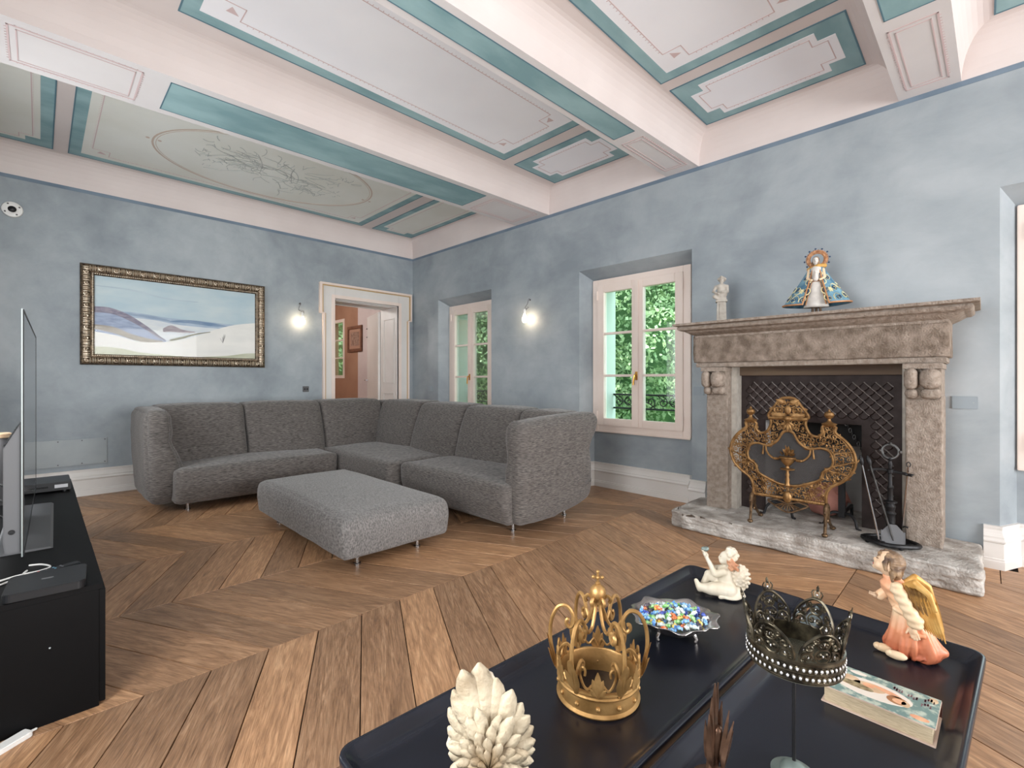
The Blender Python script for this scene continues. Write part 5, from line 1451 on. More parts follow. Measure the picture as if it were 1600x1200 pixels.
cushion('corner_back', F, sofa, 3.2, 5.55, .12, 3.55, 6.0, .93, .08, (0, 0, 0), None, 8, .003, 5, 20)
def arm_l(p, u):
    t = (p.z - .1) / .83
    pin = math.exp(-((t - .66) / .08) ** 2)
    k = (u.x + 1) / 2
    p.x += k * (-.028 * pin - .105 * max(0, min(1, (t - .40) / .45)) + .012 * math.sin(t * 9)) + (1 - k) * .035 * (1 - t) ** 2
    p.y += (1 - u.y) / 2 * (.02 * pin + .10 * (1 - t) ** 3)
    p.x += -.02 * (1 - t) * (1 if u.x < 0 else 0) * 0
    return p
cushion('arm', F, sofa, .635, 5.09, .08, .93, 6.02, .935, .085, (.015, .03, .015), arm_l, 22, .006, 6, 31)
def arm_r(p, u):
    t = (p.z - .1) / .81
    p.x += .13 * t * t * (1 if u.x > 0 else .15) + .02 * math.sin(t * 9) * (u.x > .5)
    pin = math.exp(-((t - .62) / .09) ** 2)
    p.x += (.022 * pin if u.x < 0 else -.03 * pin)
    p.z += .02 * (u.x) * (1 if u.z > 0 else 0) + (.06 * max(0, u.x) if u.z < -.5 else 0)
    p.y += -.015 * math.sin(PI * t) * (u.y < 0) + .01 * pin * (u.y < 0)
    return p
cushion('arm', F, sofa, 2.53, 2.44, .085, 3.44, 2.66, .90, .085, (.0, .02, .01), arm_r, 24, .008, 7, 33)
def chrome_leg(par, x, y_, h_):
    MB().lathe([(.024, 0), (.024, .012), (.017, .014), (.017, h_)], 14, (x, y_, 0)).build('leg', M['chrome'], par, smooth=True)
for (x, y_) in ((.972, 5.225), (2.664, 2.655), (3.287, 2.635), (1.0, 5.85), (2.2, 5.2), (2.5, 4.2), (3.3, 4.2), (3.3, 5.8)): chrome_leg(sofa, x, y_, .16)
ott = thing('ottoman', 'low grey upholstered rectangular ottoman on chrome feet in front of the sofa', 'ottoman', (1.71, 3.59, 0), 0)
def ott_w(p, u):
    k = max(0, u.z) ** 3 * .03 + max(0, -u.z) * .012
    p.x += -k * u.x; p.y += -k * u.y
    return p
cushion('cushion', M['fabric2'], ott, 1.305, 2.755, .078, 2.12, 4.41, .348, .034, (.010, .010, .03), ott_w, 20, .003, 5, 41)
for (x, y_) in ((1.463, 2.89), (1.925, 2.893), (1.429, 4.19), (1.93, 4.2)): chrome_leg(ott, x, y_, .13)

# ------------------------------------------------------------------ television bench and what stands on it
cab = thing('television_bench', 'long low black television bench along the left edge of the room', 'cabinet', (-.06, 3.6, 0))
CX0, CX1, CY0, CY1, CH = -.30, .155, 2.308, 4.92, .45
cb = MB(); cb.box(CX0, CY0, CH - .02, CX1 + .012, CY1, CH); cb.box(CX0, CY0, 0, CX1, CY0 + .02, CH - .02); cb.box(CX0, CY1 - .02, 0, CX1, CY1, CH - .02); cb.box(CX0, CY0 + .02, .02, CX1, CY1 - .02, .04); cb.box(CX0, CY0 + .02, 0.04, CX0 + .012, CY1 - .02, CH - .02)
for y_ in (3.02, 4.30): cb.box(CX0 + .012, y_ - .01, .04, CX1, y_ + .01, CH - .02)
cb.box(CX0 + .012, 3.03, .22, CX1 - .02, 4.29, .236)
cb.build('carcass', M['blackfurn'], cab, bevel=.001)
for (a, b) in ((2.311, 3.018), (4.302, 4.917)): MB().box(CX1, a, .012, CX1 + .018, b, CH - .022).build('door', M['blackfurn'], cab, bevel=.0015)
MB().tube([(.025, CY0 - .002, .265), (.025, CY0 + .001, .265)], .003, 6).build('cap', M['ventmetal'], cab)
tv = thing('television', 'large thin flat screen television seen edge on, standing on the black bench', 'television', (-.045, 3.5, CH), math.atan2(-.028, 1.68) * -1 * 0)
yaw = -math.atan2(.028, 1.68)
def tvm(mb): return mb.move(Matrix.Translation((-.047, 2.68, 0)) @ Matrix.Rotation(yaw, 4, 'Z'))
tvm(MB().box(-.0045, 0, .503, 0, 1.68, 1.483)).build('panel', M['tvedge'], tv, bevel=.001)
tvm(MB().box(0, .004, .507, .002, 1.676, 1.479)).build('screen', M['tvglass'], tv)
bz = MB(); bz.box(.0018, 1.668, .505, .0035, 1.678, 1.481); bz.box(.0018, .002, 1.473, .0035, 1.668, 1.481); bz.box(.0018, .002, .505, .0035, .010, 1.473); bz.box(.0018, .010, .505, .0035, 1.668, .515)
tvm(bz).build('bezel', M['blackplastic'], tv)
tvm(MB().prism([(-.0065, .515), (-.05, .515), (-.055, .56), (-.055, .93), (-.0065, 1.03)], .03, 1.65, 'y')).build('rear_housing', M['tvgrey'], tv, bevel=.003)
vn = MB()
for k in range(7):
    t = .08 + k * .12; x = -.055 + .0485 * t; z = .93 + .10 * t
    vn.box(x - .004, .028, z, x, 1.652, z + .004)
tvm(vn).build('vent_rib', M['blackplastic'], tv)
tvm(MB().lathe([(.010, 0), (.010, .003), (.006, .003), (.006, .0)], 12, (0, 0, 0)).move(Matrix.Translation((-.032, .03, .60)) @ Matrix.Rotation(R(90), 4, 'X'))).build('lock_slot', M['blackplastic'], tv)
sn = MB(); sn.prism([(-.10, 0), (.085, 0), (.075, .008), (-.09, .012)], .27, 1.33, 'y'); sn.v = [(a, b, c + CH) for a, b, c in sn.v]
sn.box(-.045, .6, CH, -.012, 1.0, .56)
tvm(sn).build('stand', M['tvgrey'], tv)
rt = thing('set_top_box', 'flat matt black box with rounded corners at the near end of the bench', 'media box', (.02, 2.40, CH))
def rrect(x0, y0, x1, y1, r, n=6):
    out = []
    for (cx, cy, a0) in ((x1 - r, y1 - r, 0), (x0 + r, y1 - r, 90), (x0 + r, y0 + r, 180), (x1 - r, y0 + r, 270)):
        out += [(cx + r * math.cos(R(a0 + 90 * i / n)), cy + r * math.sin(R(a0 + 90 * i / n))) for i in range(n + 1)]
    return out
rm = MB().prism(rrect(-.105, -.105, .105, .105, .022), .004, .032); rm.build('body', M['blackplastic'], rt, world=False, bevel=.002)
MB().prism(rrect(-.085, -.085, .085, .085, .02), 0, .004).build('foot_pad', M['blackplastic'], rt, world=False)
MB().prism(rrect(-.016, .0, .016, .012, .004), .032, .0324).build('printed_mark', M['tvgrey'], rt, world=False)
rt.rotation_euler = (0, 0, R(-4))
rc = thing('remote_control', 'slim black remote control lying behind the flat black box', 'remote control', (.035, 2.575, CH), R(20))
MB().prism(rrect(-.085, -.019, .085, .019, .012), .0, .014).build('body', M['blackplastic'], rc, world=False, bevel=.003)
for i in range(5):
    for j in (-1, 1):
        MB().lathe([(.004, 0), (.004, .002)], 8, (-.06 + i * .022, j * .008, .014)).build('button', [M['tvgrey'], M['lips'], M['tvgrey'], M['mantleblue'], M['tvgrey']][i], rc, world=False)
dv = thing('disc_player', 'flat black disc player with a white sticker at the far end of the bench', 'disc player', (-.05, 4.50, CH))
MB().box(-.23, -.12, .012, .20, .19, .068).build('body', M['blackplastic'], dv, world=False, bevel=.003)
for (x, y_) in ((-.2, -.09), (.17, -.09), (-.2, .16), (.17, .16)): MB().lathe([(.014, 0), (.014, .012)], 10, (x, y_, 0)).build('foot', M['blackplastic'], dv, world=False)
MB().box(.12, -.1212, .030, .185, -.12, .052).build('sticker', M['labelwhite'], dv, world=False)
MB().box(-.05, -.1212, .034, .09, -.12, .046).build('display', M['tvglass'], dv, world=False)
def cable(name, label, pts, r_, m, group=None):
    c = MB().tube(smooth_path(pts, 7), r_, 7).build(name, m, None, smooth=True); tag(c, label, 'cable', group); return c
z0 = CH + .004
cable('white_cable', 'white cable curling from under the screen to the bench edge, upper strand', [(-.03, 2.72, z0), (.005, 2.70, z0), (.03, 2.645, z0), (.005, 2.615, z0), (-.06, 2.60, z0 + .002), (-.12, 2.58, z0), (-.22, 2.56, z0)], .0035, M['whiteplastic'])
cable('white_cable', 'white cable looping behind the flat black box, lower strand', [(-.035, 2.63, z0 + .006), (-.06, 2.575, z0 + .001), (-.115, 2.52, z0), (-.14, 2.46, z0), (-.2, 2.43, z0)], .0035, M['whiteplastic'])
cable('white_cable', 'short white cable ends bunched left of the flat black box', [(-.13, 2.33, z0), (-.115, 2.36, z0 + .01), (-.118, 2.40, z0 + .004), (-.14, 2.42, z0), (-.16, 2.38, z0)], .0035, M['whiteplastic'])
for i, lab in enumerate(('black cable arching highest behind the television', 'black cable hanging in the middle of the tangle behind the television', 'black cable hanging lowest behind the television')):
    cable('black_cable', lab, [(-.10, 3.05, .72 - i * .07), (-.13, 3.1, .735 - i * .07), (-.17, 3.16, .70 - i * .07), (-.16, 3.12, .60 - i * .04), (-.18, 3.2, .5), (-.2, 3.1, z0), (-.22, 3.3, z0)], .005, M['blackcable'], None)
vs_ = thing('bottle', 'dark rounded bottle with a tan stopper behind the television', 'bottle', (-.157, 4.2, CH))
MB().lathe([(.05, 0), (.055, .02), (.06, .22), (.056, .30), (.04, .37), (.028, .40)], 18).build('body', M['greyplastic'], vs_, world=False, smooth=True)
MB().lathe([(.03, .40), (.042, .405), (.042, .425), (.03, .432)], 16).build('stopper', M['arttan'], vs_, world=False, smooth=True)
tag(MB().prism(rrect(-.02, -.075, .02, .075, .008), 0.0, .018).move(Matrix.Translation((-.088, 2.247, .0)) @ Matrix.Rotation(R(-58), 4, 'Z')).tube([(-.03, 2.283, .01), (-.006, 2.298, .006)], .004, 6).build('cable_plug', M['whiteplastic'], None, bevel=.003), 'white plastic plug lying on the floor against the bench, bottom left', 'plug')
# ------------------------------------------------------------------ coffee tables: two tray topped tables pushed together
def ring_loft(mb, rings):
    n = len(rings[0][0]); o = len(mb.v)
    for pts, z in rings: mb.v += [(p[0], p[1], z) for p in pts]
    for i in range(len(rings) - 1):
        for j in range(n): mb.f.append((o + i * n + j, o + i * n + (j + 1) % n, o + (i + 1) * n + (j + 1) % n, o + (i + 1) * n + j))
    mb.f.append(tuple(o + (len(rings) - 1) * n + j for j in range(n))); mb.f.append(tuple(o + j for j in range(n - 1, -1, -1)))
TA = R(-3.2); TL = 1.50
def tray_table(label, corner, W, side):
    c = Vector((corner[0], corner[1], 0)) + Matrix.Rotation(TA, 3, 'Z') @ Vector((-TL / 2, side * W / 2, 0))
    t = thing('tray_table', label, 'coffee table', (c.x, c.y, 0), TA, 'black tray tables')
    hx, hy = TL / 2, W / 2 - .002
    mb = MB(); q = lambda d, r: rrect(-hx + d, -hy + d, hx - d, hy - d, r, 7)
    ring_loft(mb, [(q(.012, .028), .386), (q(.002, .036), .40), (q(0, .038), .424), (q(.002, .036), .430), (q(.008, .032), .431), (q(.013, .03), .428), (q(.028, .024), .410), (q(.036, .02), .4035), (q(.046, .015), .402)])
    mb.build('tray', M['tray'], t, world=False, smooth='all')
    for sx in (-1, 1):
        for sy in (-1, 1): MB().lathe([(.018, 0), (.018, .37), (.03, .386)], 12, (sx * (hx - .09), sy * (hy - .07), 0)).build('leg', M['blackiron'], t, world=False, smooth=True)
    MB().box(-hx + .09, -.02, .362, hx - .09, .02, .388).build('rail', M['blackiron'], t, world=False)
    return t
tray_table('black tray table with raised rim under the gold crown and the sweets bowl', (1.930, .878), .452, -1)
tray_table('black tray table with raised rim under the book and the winged girl figure', (1.892, -.008), .425, 1)
ZT_ = .4022
def face_cam(x, y): return math.atan2(y, x) - PI / 2

# gold crown -----------------------------------------------------------------
gx, gy = 1.008, .698
cr = thing('gold_crown', 'openwork matt gold crown with scrolled arches, orb and cross on the tray', 'crown', (gx, gy, ZT_), face_cam(gx, gy))
cr.scale = (.965, .965, 1)
G = M['crowngold']
MB().lathe([(.101, 0), (.107, .001), (.109, .005), (.105, .009), (.103, .011), (.103, .040), (.107, .043), (.108, .047), (.105, .050), (.105, .053), (.108, .056), (.107, .061), (.100, .062), (.098, .058), (.099, .010), (.099, 0), (.101, 0)], 48, cap=False).build('band', G, cr, world=False, smooth=True)
def pol(a, r, z): return Vector((r * math.sin(a), -r * math.cos(a), z))
for k in range(12): 
    a = 2 * PI * k / 12; MB().ball(pol(a, .1035, .024), (.0062, .0062, .0062), 10, 7).build('rivet', G, cr, world=False, smooth=True)
NA_ = 6
for k in range(NA_):
    a = 2 * PI * (k + .5) / NA_
    m_ = MB()
    p1 = smooth_path([(.106, .052, 0), (.117, .085, 0), (.126, .13, 0), (.123, .176, 0), (.106, .210, 0), (.083, .215, 0), (.067, .197, 0), (.063, .174, 0), (.073, .161, 0), (.083, .169, 0), (.081, .180, 0), (.075, .179, 0)], 5)
    m_.tube([pol(a, p.x, p.y) for p in p1], .0052, 7)
    p2 = smooth_path([(.070, .160, 0), (.064, .188, 0), (.048, .172, 0), (.030, .178, 0), (.018, .203, 0), (.011, .232, 0), (.024, .248, 0), (.033, .240, 0), (.029, .231, 0)], 5)
    m_.tube([pol(a, p.x, p.y) for p in p2], .0045, 6)
    p3 = smooth_path([(.112, .075, 0), (.098, .105, 0), (.083, .118, 0), (.072, .108, 0), (.075, .095, 0), (.083, .097, 0)], 5)
    m_.tube([pol(a, p.x, p.y) for p in p3], .0042, 6)
    m_.build('arch', G, cr, world=False, smooth=True)
    lf2 = MB()
    for (da, zt, w, ro) in ((0, .142, .030, .131), (-.09, .112, .022, .128), (.09, .112, .022, .128)):
        lf2.leaf(pol(a, .110, .056), pol(a + da * 1.5, ro, zt), w, pol(a, 1, .1), .0025, .05, 7, .8)
    lf2.build('acanthus_leaf', G, cr, world=False, smooth=True)
    b = 2 * PI * k / NA_
    wv = MB()
    for sg in (-1, 1):
        wv.tube([pol(b + sg * p.x, .106, p.y) for p in smooth_path([(.0, .060, 0), (.10, .082, 0), (.22, .070, 0), (.33, .076, 0), (.42, .100, 0), (.36, .118, 0), (.29, .112, 0), (.30, .100, 0)], 5)], .0033, 6)
    wv.build('scroll', G, cr, world=False, smooth=True)
    fl = MB()
    for (da, dz, w) in ((0, .062, .020), (-.16, .044, .017), (.16, .044, .017), (-.24, .020, .015), (.24, .020, .015)):
        fl.leaf(pol(b, .107, .054), pol(b + da * .75, .109, .054 + dz), w, pol(b, 1, 0), .0025, .04, 6, .8)
    fl.build('palmette', G, cr, world=False, smooth=True)
MB().lathe([(.0, .222), (.010, .224), (.012, .230), (.008, .236), (.013, .240), (.0195, .246), (.0215, .256), (.0195, .266), (.012, .274), (.006, .277), (.007, .281), (.004, .284), (0, .285)], 20, cap=False).build('orb', G, cr, world=False, smooth=True)
cx_ = MB(); cx_.box(-.003, -.003, .282, .003, .003, .306); cx_.box(-.010, -.003, .292, .010, .003, .298)
for p in ((0, 0, .309), (-.012, 0, .295), (.012, 0, .295), (0, -.004, .295)): cx_.ball(p, .0048, 8, 6)
cx_.build('cross', G, cr, world=False, smooth=True)

# silver bowl and sweets --------------------------------------------------------
bx_, by_ = 1.41, .692
bw = thing('silver_bowl', 'fluted oval silver bowl on small feet holding coloured glass sweets', 'bowl', (bx_, by_, ZT_), face_cam(bx_, by_) + R(12))
bm_ = MB(); NB = 72
prof = [(.0, .016), (.045, .014), (.075, .022), (.100, .040), (.118, .054), (.132, .060), (.134, .062), (.131, .063), (.115, .057), (.097, .044), (.072, .026), (.044, .019), (.0, .019)]
for (r_, z) in prof:
    for j in range(NB):
        a = 2 * PI * j / NB; q = r_ * (1 + .05 * (r_ / .13) ** 2 * math.cos(12 * a)); bm_.v.append((q * math.cos(a), q * math.sin(a) * .84, z + .005 * (r_ / .13) ** 3 * math.cos(6 * a)))
for i in range(len(prof) - 1):
    for j in range(NB): bm_.f.append((i * NB + j, i * NB + (j + 1) % NB, (i + 1) * NB + (j + 1) % NB, (i + 1) * NB + j))
bm_.build('bowl', M['silver'], bw, world=False, smooth='all', merge=True)
for k in range(4):
    a = PI / 4 + k * PI / 2; MB().tube([(.072 * math.cos(a), .06 * math.sin(a), .026), (.082 * math.cos(a), .068 * math.sin(a), .012), (.078 * math.cos(a), .065 * math.sin(a), .003)], [.006, .004, .005], 7).build('foot', M['silver'], bw, world=False, smooth=True)
SW = [('blue', (70, 128, 200), (150, 200, 235)), ('deep blue', (44, 56, 150), (90, 110, 200)), ('green', (110, 190, 96), (190, 226, 170)), ('orange', (222, 104, 56), (240, 160, 110)), ('yellow', (232, 200, 80), (244, 226, 150)), ('clear pale', (196, 216, 216), (232, 240, 238)), ('dark', (50, 50, 66), (110, 100, 110))]
sweet_me = []
for nm_, c1_, c2_ in SW:
    s_ = MB(); s_.ball((0, 0, 0), (.0086, .0068, .0066), 8, 6)
    for sg in (-1, 1): s_.add([(sg * .006, -.002, -.002), (sg * .006, .002, -.002), (sg * .006, 0, .0025), (sg * .0125, -.0058, -.003), (sg * .0125, .0058, -.003), (sg * .0125, 0, .0056)], [(0, 1, 4, 3), (1, 2, 5, 4), (2, 0, 3, 5), (3, 4, 5), (0, 2, 1)])
    sweet_me.append(s_.mesh('glass_sweet', mat('glass_' + nm_.replace(' ', '_'), srgb(*c1_), .12, c2=srgb(*c2_), scale=120, coat=.6, lo=.4, hi=.6), True))
rs = random.Random(12); placed = []
order = [0, 2, 5, 1, 0, 2, 4, 5, 0, 2, 3, 1, 5, 2, 0, 6, 2, 5, 4]
for layer, (rx, zb, cnt, dmin) in enumerate(((.098, .044, 80, .0165), (.104, .062, 100, .0165), (.07, .074, 44, .0175))):
    tries = 0; got = 0
    while got < cnt and tries < 6000:
        tries += 1
        a, q = rs.uniform(0, 2 * PI), rx * math.sqrt(rs.random())
        x, y_ = q * math.cos(a), q * math.sin(a) * .84
        z = zb - .010 * (q / rx) ** 2 * (layer > 0) + (.018 * (q / .1) ** 2 if layer == 0 else .002)
        if any((x - p[0]) ** 2 + (y_ - p[1]) ** 2 + (z - p[2]) ** 2 < dmin ** 2 for p in placed): continue
        placed.append((x, y_, z)); got += 1
        k = order[rs.randrange(len(order))]
        if k == 3 and x > .04: k = 0
        o = bpy.data.objects.new('glass_sweet', sweet_me[k]); COL.objects.link(o)
        w = Matrix.Rotation(bw.rotation_euler.z, 3, 'Z') @ Vector((x, y_, z)) + bw.location
        o.location = w; o.rotation_euler = (rs.uniform(-.6, .6), rs.uniform(-.6, .6), rs.uniform(0, 6.28))
        n_ = SW[k][0]
        side = ('right', 'far right', 'far', 'far left', 'left', 'near left', 'near', 'near right')[int(((math.atan2(y_, x) + R(12)) / (2 * PI) + 1.0625) * 8) % 8]
        q = math.hypot(x, y_ / .84)
        where = 'mid heap' if q < .022 else ('halfway out %s' % side if q < .06 else 'by the %s rim' % side)
        where = ('on top ' if layer == 2 else 'low ' if layer == 0 else '') + where
        tag(o, '%s glass sweet %s in the silver bowl' % (n_, where), 'sweet', '%s glass sweets in the silver bowl' % n_)

# seated white cherub ----------------------------------------------------------
qx, qy = 1.790, .694
ch_ = thing('cherub_figurine', 'seated ivory cherub blowing from raised hand, copper haired, at the tray far corner', 'figurine', (qx, qy, ZT_), face_cam(qx, qy))
blob('body', [('s', (.026, 0, .034), (.034, .034, .034)), ('c', (.024, 0, .04), (.014, 0, .088), .031, .027), ('c', (.014, 0, .09), (.018, 0, .115), .016, .012),
     ('s', (.020, -.002, .141), (.024, .023, .025)), ('s', (-.003, -.002, .139), (.0055, .006, .006)), ('s', (.006, -.006, .130), (.012, .016, .012)), ('s', (.000, -.002, .131), (.006, .008, .005)),
     ('c', (.010, -.022, .094), (-.018, -.027, .083), .014, .012), ('c', (-.018, -.027, .083), (-.044, -.015, .132), .011, .007), ('s', (-.049, -.010, .144), (.010, .009, .008)),
     ('c', (.012, .022, .094), (-.026, .022, .086), .013, .011), ('c', (-.026, .022, .086), (-.050, .004, .134), .010, .007), ('s', (-.054, .002, .146), (.009, .008, .008)),
     ('c', (-.056, -.004, .150), (-.064, -.006, .160), .0042, .0034), ('c', (-.054, -.010, .151), (-.060, -.014, .161), .0040, .0032), ('c', (-.056, .004, .152), (-.062, .002, .163), .0040, .0032), ('c', (-.046, -.016, .148), (-.046, -.022, .157), .0038, .003), ('c', (-.052, .008, .151), (-.056, .010, .162), .0040, .0032),
     ('c', (.026, -.02, .03), (-.030, -.030, .03), .030, .023), ('c', (-.030, -.030, .028), (-.070, -.028, .028), .022, .014), ('c', (-.070, -.028, .022), (-.083, -.028, .050), .012, .008),
     ('c', (.02, .018, .03), (-.040, .012, .064), .023, .017), ('c', (-.040, .012, .064), (-.060, .008, .026), .016, .011), ('c', (-.060, .008, .018), (-.080, .004, .016), .010, .007)], .0032, M['ivory'], ch_, 3, zmin=.0006)
blob('drape', [('c', (.05, -.02, .018), (.0, -.045, .010), .014, .008), ('c', (.055, 0, .05), (.056, -.02, .012), .010, .013), ('s', (.03, -.01, .010), (.045, .045, .010))], .0032, M['ivory'], ch_, 3, zmin=.0006)
rs = random.Random(21)
hp = [('s', (.034, 0, .150), (.024, .026, .026))]
for k in range(46):
    v = Vector((rs.uniform(-.2, 1), rs.uniform(-1, 1), rs.uniform(-.2, 1))).normalized(); hp.append(('s', tuple(Vector((.030, 0, .150)) + v * .026), rs.uniform(.006, .009)))
blob('hair', hp, .0022, M['creamhair'], ch_, 1)
cp = []
for k in range(22):
    cp.append(('c', (.024 + rs.uniform(0, .022), -.020 - rs.uniform(0, .008), .145 - k * .0015), (.030 + rs.uniform(0, .03), -.022 - rs.uniform(0, .006), .128 - k * .0012), .005, .003))
blob('copper_curls', cp, .0022, M['copperhair'], ch_, 1, label='copper coloured curls over the ear')
wp = [('s', (.062, -.004, .078), (.026, .012, .034))]
for ring, (rad, n_) in enumerate(((.036, 16), (.024, 12), (.011, 6))):
    for k in range(n_):
        a = 2 * PI * k / n_; wp.append(('c', (.064 + rad * .5 * math.sin(a) * .8, -.008 - ring * .008, .080 + rad * .5 * math.cos(a)), (.066 + rad * math.sin(a) * .85, -.006 - ring * .008, .078 + rad * 1.2 * math.cos(a)), .005, .0062))
for k in range(5): wp.append(('s', (.066 + .003 * k % 2, -.008, .036 - k * .006), .007))
blob('wing', wp, .0024, M['creamhair'], ch_, 1)
fm_ = MB()
for sg in (-1, 1): fm_.ball((.0012, -.002 + sg * .010, .147), (.002, .0035, .0012), 6, 4)
fm_.build('closed_eyes', M['eyeline'], ch_, world=False)
MB().ball((-.0052, -.002, .1305), (.002, .004, .0018), 7, 5).build('mouth', M['lips'], ch_, world=False)
blob('held_blossom', [('s', (-.052, -.004, .164), (.013, .012, .009)), ('s', (-.060, -.008, .166), .007), ('s', (-.045, -.004, .167), .007)], .0025, M['verdigris'], ch_, 1, label='small green tinted blossom on the raised hand')

# standing girl angel -----------------------------------------------------------
ax_, ay_ = 1.776, .160
an = thing('winged_girl_figurine', 'painted girl figurine in peach dress with gold wings, face raised, beside the book', 'figurine', (ax_, ay_, ZT_), face_cam(ax_, ay_))
an.scale = (.88, .88, .98)
def grad_mat():
    m = mat('peach_to_rust_dress', srgb(236, 196, 160), .45)
    nt = m.node_tree; b = nt.nodes['Principled BSDF']; tc = _n(nt, 'ShaderNodeTexCoord'); sx = _n(nt, 'ShaderNodeSeparateXYZ'); nz = _n(nt, 'ShaderNodeTexNoise'); nz.inputs['Scale'].default_value = 22
    ma = _n(nt, 'ShaderNodeMath', operation='MULTIPLY_ADD'); ma.inputs[1].default_value = .07
    nt.links.new(tc.outputs['Object'], sx.inputs[0]); nt.links.new(tc.outputs['Object'], nz.inputs['Vector']); nt.links.new(nz.outputs['Fac'], ma.inputs[0]); nt.links.new(sx.outputs['Z'], ma.inputs[2])
    cr = _n(nt, 'ShaderNodeValToRGB'); e = cr.color_ramp.elements; e[0].position, e[0].color = .045, (*srgb(178, 92, 64), 1); e[1].position, e[1].color = .28, (*srgb(228, 150, 112), 1)
    k = e.new(.12); k.color = (*srgb(226, 150, 110), 1); k = e.new(.165); k.color = (*srgb(242, 212, 176), 1); k = e.new(.20); k.color = (*srgb(238, 190, 150), 1)
    nt.links.new(ma.outputs[0], cr.inputs[0]); nt.links.new(cr.outputs[0], b.inputs['Base Color'])
    return m
M['dress'] = grad_mat()
def folds(co, nr):
    if co.z < .13:
        a = math.atan2(co.y, co.x - .01); k = (.13 - co.z) / .13
        return co + nr * (.0045 * k * math.sin(a * 9 + co.z * 18) + .003 * k * math.sin(a * 17 - co.z * 30))
    return co + nr * .0012 * math.sin(co.z * 260 + co.x * 120)
blob('dress', [('c', (-.002, 0, .135), (.000, 0, .045), .033, .052), ('c', (.005, 0, .12), (.052, 0, .035), .032, .040), ('c', (.052, 0, .036), (.092, 0, .036), .034, .012), ('c', (-.005, 0, .10), (-.038, 0, .03), .030, .024),
     ('c', (-.002, 0, .14), (-.030, 0, .195), .034, .034), ('s', (-.034, 0, .198), (.036, .038, .026)), ('c', (-.036, 0, .205), (-.044, 0, .222), .024, .018), ('s', (.03, 0, .014), (.05, .042, .012)),
     ('c', (-.028, -.03, .14), (.03, -.034, .128), .008, .009), ('c', (-.02, -.036, .075), (.04, -.045, .085), .007, .009)], .0034, M['dress'], an, 3, folds, zmin=.001)
blob('sleeve', [('c', (-.024, -.034, .202), (.002, -.044, .155), .019, .018), ('c', (.002, -.044, .155), (.022, -.046, .122), .018, .023)], .003, M['dresslight'], an, 2, lambda c, n: c + n * .0016 * math.sin(c.z * 300))
blob('sleeve', [('c', (-.030, .034, .202), (-.052, .040, .165), .018, .016), ('c', (-.052, .040, .165), (-.068, .036, .150), .015, .016)], .003, M['dress'], an, 2)
blob('hand', [('c', (.020, -.046, .118), (.016, -.048, .098), .009, .008), ('s', (.016, -.048, .094), (.011, .007, .011))] + [('c', (.010 + i * .0055, -.049, .090), (.014 + i * .0062, -.051, .070 + abs(i - 1.4) * .004), .0036, .0028) for i in range(4)] + [('c', (.006, -.046, .098), (.000, -.052, .086), .0038, .003)], .0018, M['skin'], an, 1)
blob('hand', [('c', (-.070, .034, .150), (-.082, .030, .148), .008, .008)] + [('c', (-.084, .024 + i * .005, .148), (-.098, .022 + i * .006, .152), .0034, .0028) for i in range(4)] + [('c', (-.078, .022, .152), (-.084, .014, .160), .0036, .003)], .0018, M['skin'], an, 1)
def tilt(p): # head tips back, face up and to the left
    c = Vector((-.046, 0, .262)); return c + Matrix.Rotation(R(20), 3, 'Y') @ (Vector(p))
T3 = lambda p, r: ('s', tuple(tilt(p)), r)
blob('head', [T3((0, 0, 0), (.034, .033, .037)), T3((-.018, 0, -.016), (.018, .024, .018)), T3((-.035, 0, -.006), (.006, .0055, .0055)), T3((-.028, 0, -.028), (.008, .010, .007)), T3((-.020, -.016, -.014), (.013, .011, .011)), T3((-.020, .016, -.014), (.013, .011, .011)), T3((.004, -.032, -.008), (.006, .004, .008)), ('c', (-.040, 0, .205), (-.044, 0, .24), .017, .016)], .0028, M['skin'], an, 2)
hr = []; rs = random.Random(31)
for k in range(90):
    u = rs.uniform(-.25, 1.0); v = Vector((rs.uniform(-.55, 1), rs.uniform(-1, 1), u)).normalized()
    if v.x < -.45 and v.z < .5: continue
    if v.z < .1 and v.x < .1: continue
    a = v * .036; d_ = Vector((.35 + rs.uniform(-.2, .3), v.y * .3, -1)).normalized() * rs.uniform(.012, .022)
    hr.append(('c', tuple(tilt(a)), tuple(tilt(a * 1.04 + d_)), .007, .0045))
hr += [T3((.012, 0, .010), (.032, .034, .034)), T3((.026, 0, -.018), (.016, .028, .022))]
blob('hair', hr, .0026, M['brownhair'], an, 1)
fe = MB()
for sg in (-1, 1):
    fe.tube([tilt((-.0335, sg * .008, .004)), tilt((-.0335, sg * .013, .0022)), tilt((-.030, sg * .019, .005))], .0012, 5)
    fe.tube([tilt((-.0335, sg * .007, .014)), tilt((-.0325, sg * .014, .017)), tilt((-.028, sg * .020, .014))], .001, 5)
fe.build('eyes_and_brows', M['eyeline'], an, world=False)
MB().ball(tilt((-.0352, 0, -.0205)), (.0022, .006, .0024), 8, 6).build('mouth', M['lips'], an, world=False)
MB().ball((-.058, -.022, .0125), (.026, .014, .0122), 12, 8).ball((-.074, -.022, .014), (.012, .012, .010), 10, 7).build('shoe', M['dresslight'], an, world=False, smooth=True)
MB().ball((-.024, -.050, .0125), (.028, .014, .0122), 12, 8).ball((-.042, -.050, .014), (.012, .012, .010), 10, 7).build('shoe', M['dresslight'], an, world=False, smooth=True)
